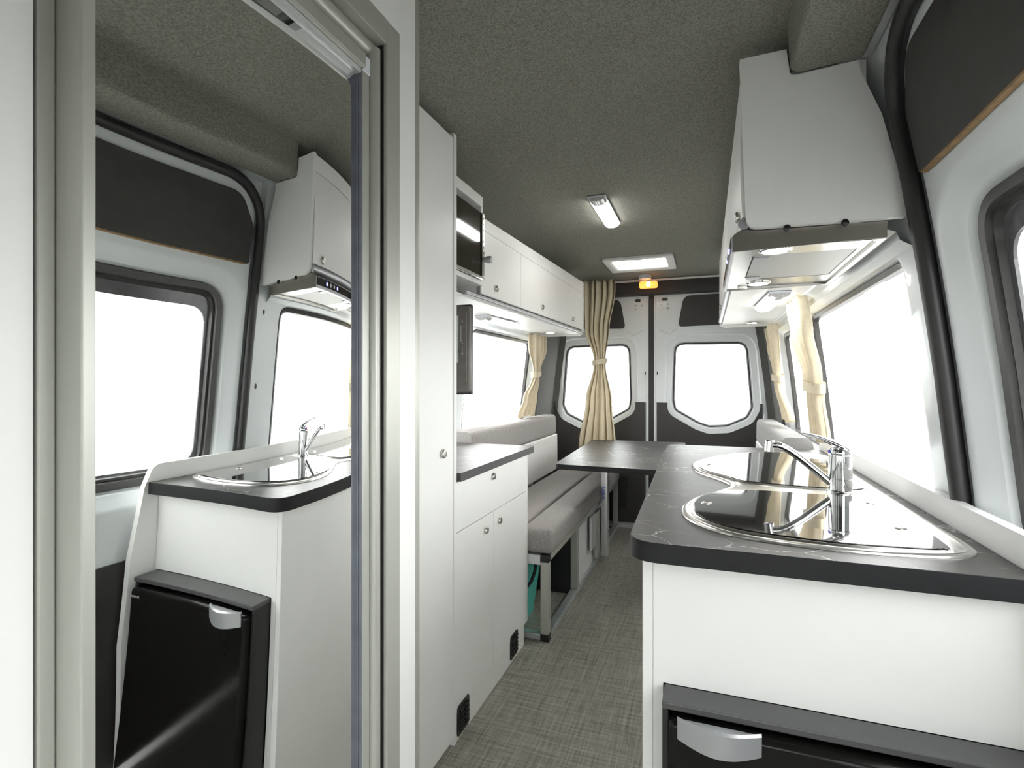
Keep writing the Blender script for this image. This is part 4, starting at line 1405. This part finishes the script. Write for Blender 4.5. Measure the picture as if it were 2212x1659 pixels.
# ------------------------------------------------------------------ curtains
def curtain(label, stations, folds, amp, dirv, nrm, tie, seed, nu=110):
    """stations: (z, centre along dirv, half width, fold depth); base point = origin + dirv*c ; tie = index height z"""
    rnd = random.Random(seed)
    dirv, nrm = Vector(dirv).normalized(), Vector(nrm).normalized()
    base = stations[0][4]
    e = thing('curtain', label, 'curtain', (base[0], base[1], stations[-1][0]))
    ph = [rnd.uniform(0, 6.28) for _ in range(6)]
    fr = [folds, folds * 1.63, folds * 0.47]
    st = sorted(stations, key=lambda q: q[0])

    def at(z):
        for a, b in zip(st, st[1:]):
            if z <= b[0]:
                t = (z - a[0]) / (b[0] - a[0])
                t2 = t * t * (3 - 2 * t)
                p = Vector(a[4]).lerp(Vector(b[4]), t2)
                return p, a[2] + (b[2] - a[2]) * t2, a[3] + (b[3] - a[3]) * t2
        return Vector(st[-1][4]), st[-1][2], st[-1][3]
    bm = new()
    z0, z1 = st[0][0], st[-1][0]
    nz = 46
    g = []
    for j in range(nz + 1):
        z = z0 + (z1 - z0) * j / nz
        p, hw, dep = at(z)
        row = []
        for i in range(nu + 1):
            u = i / nu
            uu = u + 0.012 * math.sin(fr[2] * 6.28 * u + ph[3] + 2 * z)
            w = math.sin(2 * PI * fr[0] * uu + ph[0]) + 0.42 * math.sin(2 * PI * fr[1] * uu + ph[1] + 1.5 * z) + 0.3 * math.sin(2 * PI * fr[2] * uu + ph[2])
            w = math.copysign(abs(w / 1.5) ** 0.75, w) * 1.5
            q = Vector((p[0], p[1], z)) + dirv * hw * (2 * u - 1 + 0.05 * math.sin(2 * PI * fr[0] * uu + ph[0] + 1.2)) + nrm * dep * w * 0.6
            if j < 2:
                q.z += 0.006 * math.sin(9 * u + ph[4])
            row.append(bm.verts.new(q))
        g.append(row)
    for j in range(nz):
        for i in range(nu):
            bm.faces.new((g[j][i], g[j][i + 1], g[j + 1][i + 1], g[j + 1][i]))
    o = obj('fabric', bm, M['curtain'], e, smooth=80)
    sm = o.modifiers.new('thickness', 'SOLIDIFY')
    sm.thickness = 0.0022
    # tie band
    p, hw, dep = at(tie)
    bm = new()
    n = 28
    rs = []
    for dz, k in ((-0.019, 1.0), (-0.019, 1.05), (0.019, 1.05), (0.019, 1.0)):
        rs.append([bm.verts.new(Vector((p[0], p[1], tie + dz + 0.010 * math.cos(2 * PI * i / n))) + dirv * (hw + 0.007) * k * math.cos(2 * PI * i / n) + nrm * (dep + 0.012) * k * math.sin(2 * PI * i / n)) for i in range(n)])
    for a, b in zip(rs, rs[1:] + rs[:1]):
        for i in range(n):
            bm.faces.new((a[i], a[(i + 1) % n], b[(i + 1) % n], b[i]))
    obj('tie_band', bm, M['curtain'], e, smooth=40)
    return e


# the tall curtain beside the rear doors
curtain('tall beige curtain tied back at the end of the left overhead cabinet', [
    (1.945, 0, 0.128, 0.050, (-0.770, 4.06)), (1.86, 0, 0.128, 0.050, (-0.770, 4.06)), (1.56, 0, 0.100, 0.045, (-0.790, 4.06)), (1.345, 0, 0.050, 0.020, (-0.772, 4.06)), (1.29, 0, 0.050, 0.020, (-0.772, 4.06)),
    (1.02, 0, 0.108, 0.034, (-0.780, 4.06)), (0.655, 0, 0.155, 0.045, (-0.795, 4.06))], 5.5, 0.03, (1, 0, 0), (0, 1, 0), 1.318, 3)
curtain('short beige curtain tied back at the left-hand bench window', [
    (1.492, 0, 0.150, 0.034, (-1.115, 3.55)), (1.40, 0, 0.150, 0.032, (-1.115, 3.55)), (1.245, 0, 0.055, 0.018, (-1.125, 3.56)), (1.195, 0, 0.055, 0.018, (-1.13, 3.55)), (1.05, 0, 0.115, 0.02, (-1.14, 3.46)), (0.93, 0, 0.15, 0.02, (-1.15, 3.40))],
    6.5, 0.02, (0.05, 1, 0), (1, 0, 0), 1.22, 11)
curtain('beige curtain at the far end of the kitchen window, behind the tap', [
    (1.500, 0, 0.150, 0.026, (0.350, 2.47)), (1.38, 0, 0.185, 0.022, (0.365, 2.46)), (1.175, 0, 0.130, 0.020, (0.395, 2.38)), (1.115, 0, 0.115, 0.020, (0.405, 2.38)), (0.93, 0, 0.140, 0.022, (0.425, 2.40))],
    5.5, 0.02, (0.0, 1, 0), (1, 0, 0), 1.145, 21)
curtain('farthest beige curtain on the right, beside the rear pillar', [
    (1.488, 0, 0.20, 0.026, (0.355, 3.42)), (1.38, 0, 0.20, 0.022, (0.368, 3.42)), (1.215, 0, 0.10, 0.018, (0.385, 3.40)), (1.165, 0, 0.10, 0.018, (0.39, 3.38)), (0.95, 0, 0.17, 0.02, (0.415, 3.18))],
    6.5, 0.02, (0.0, 1, 0), (1, 0, 0), 1.19, 31)
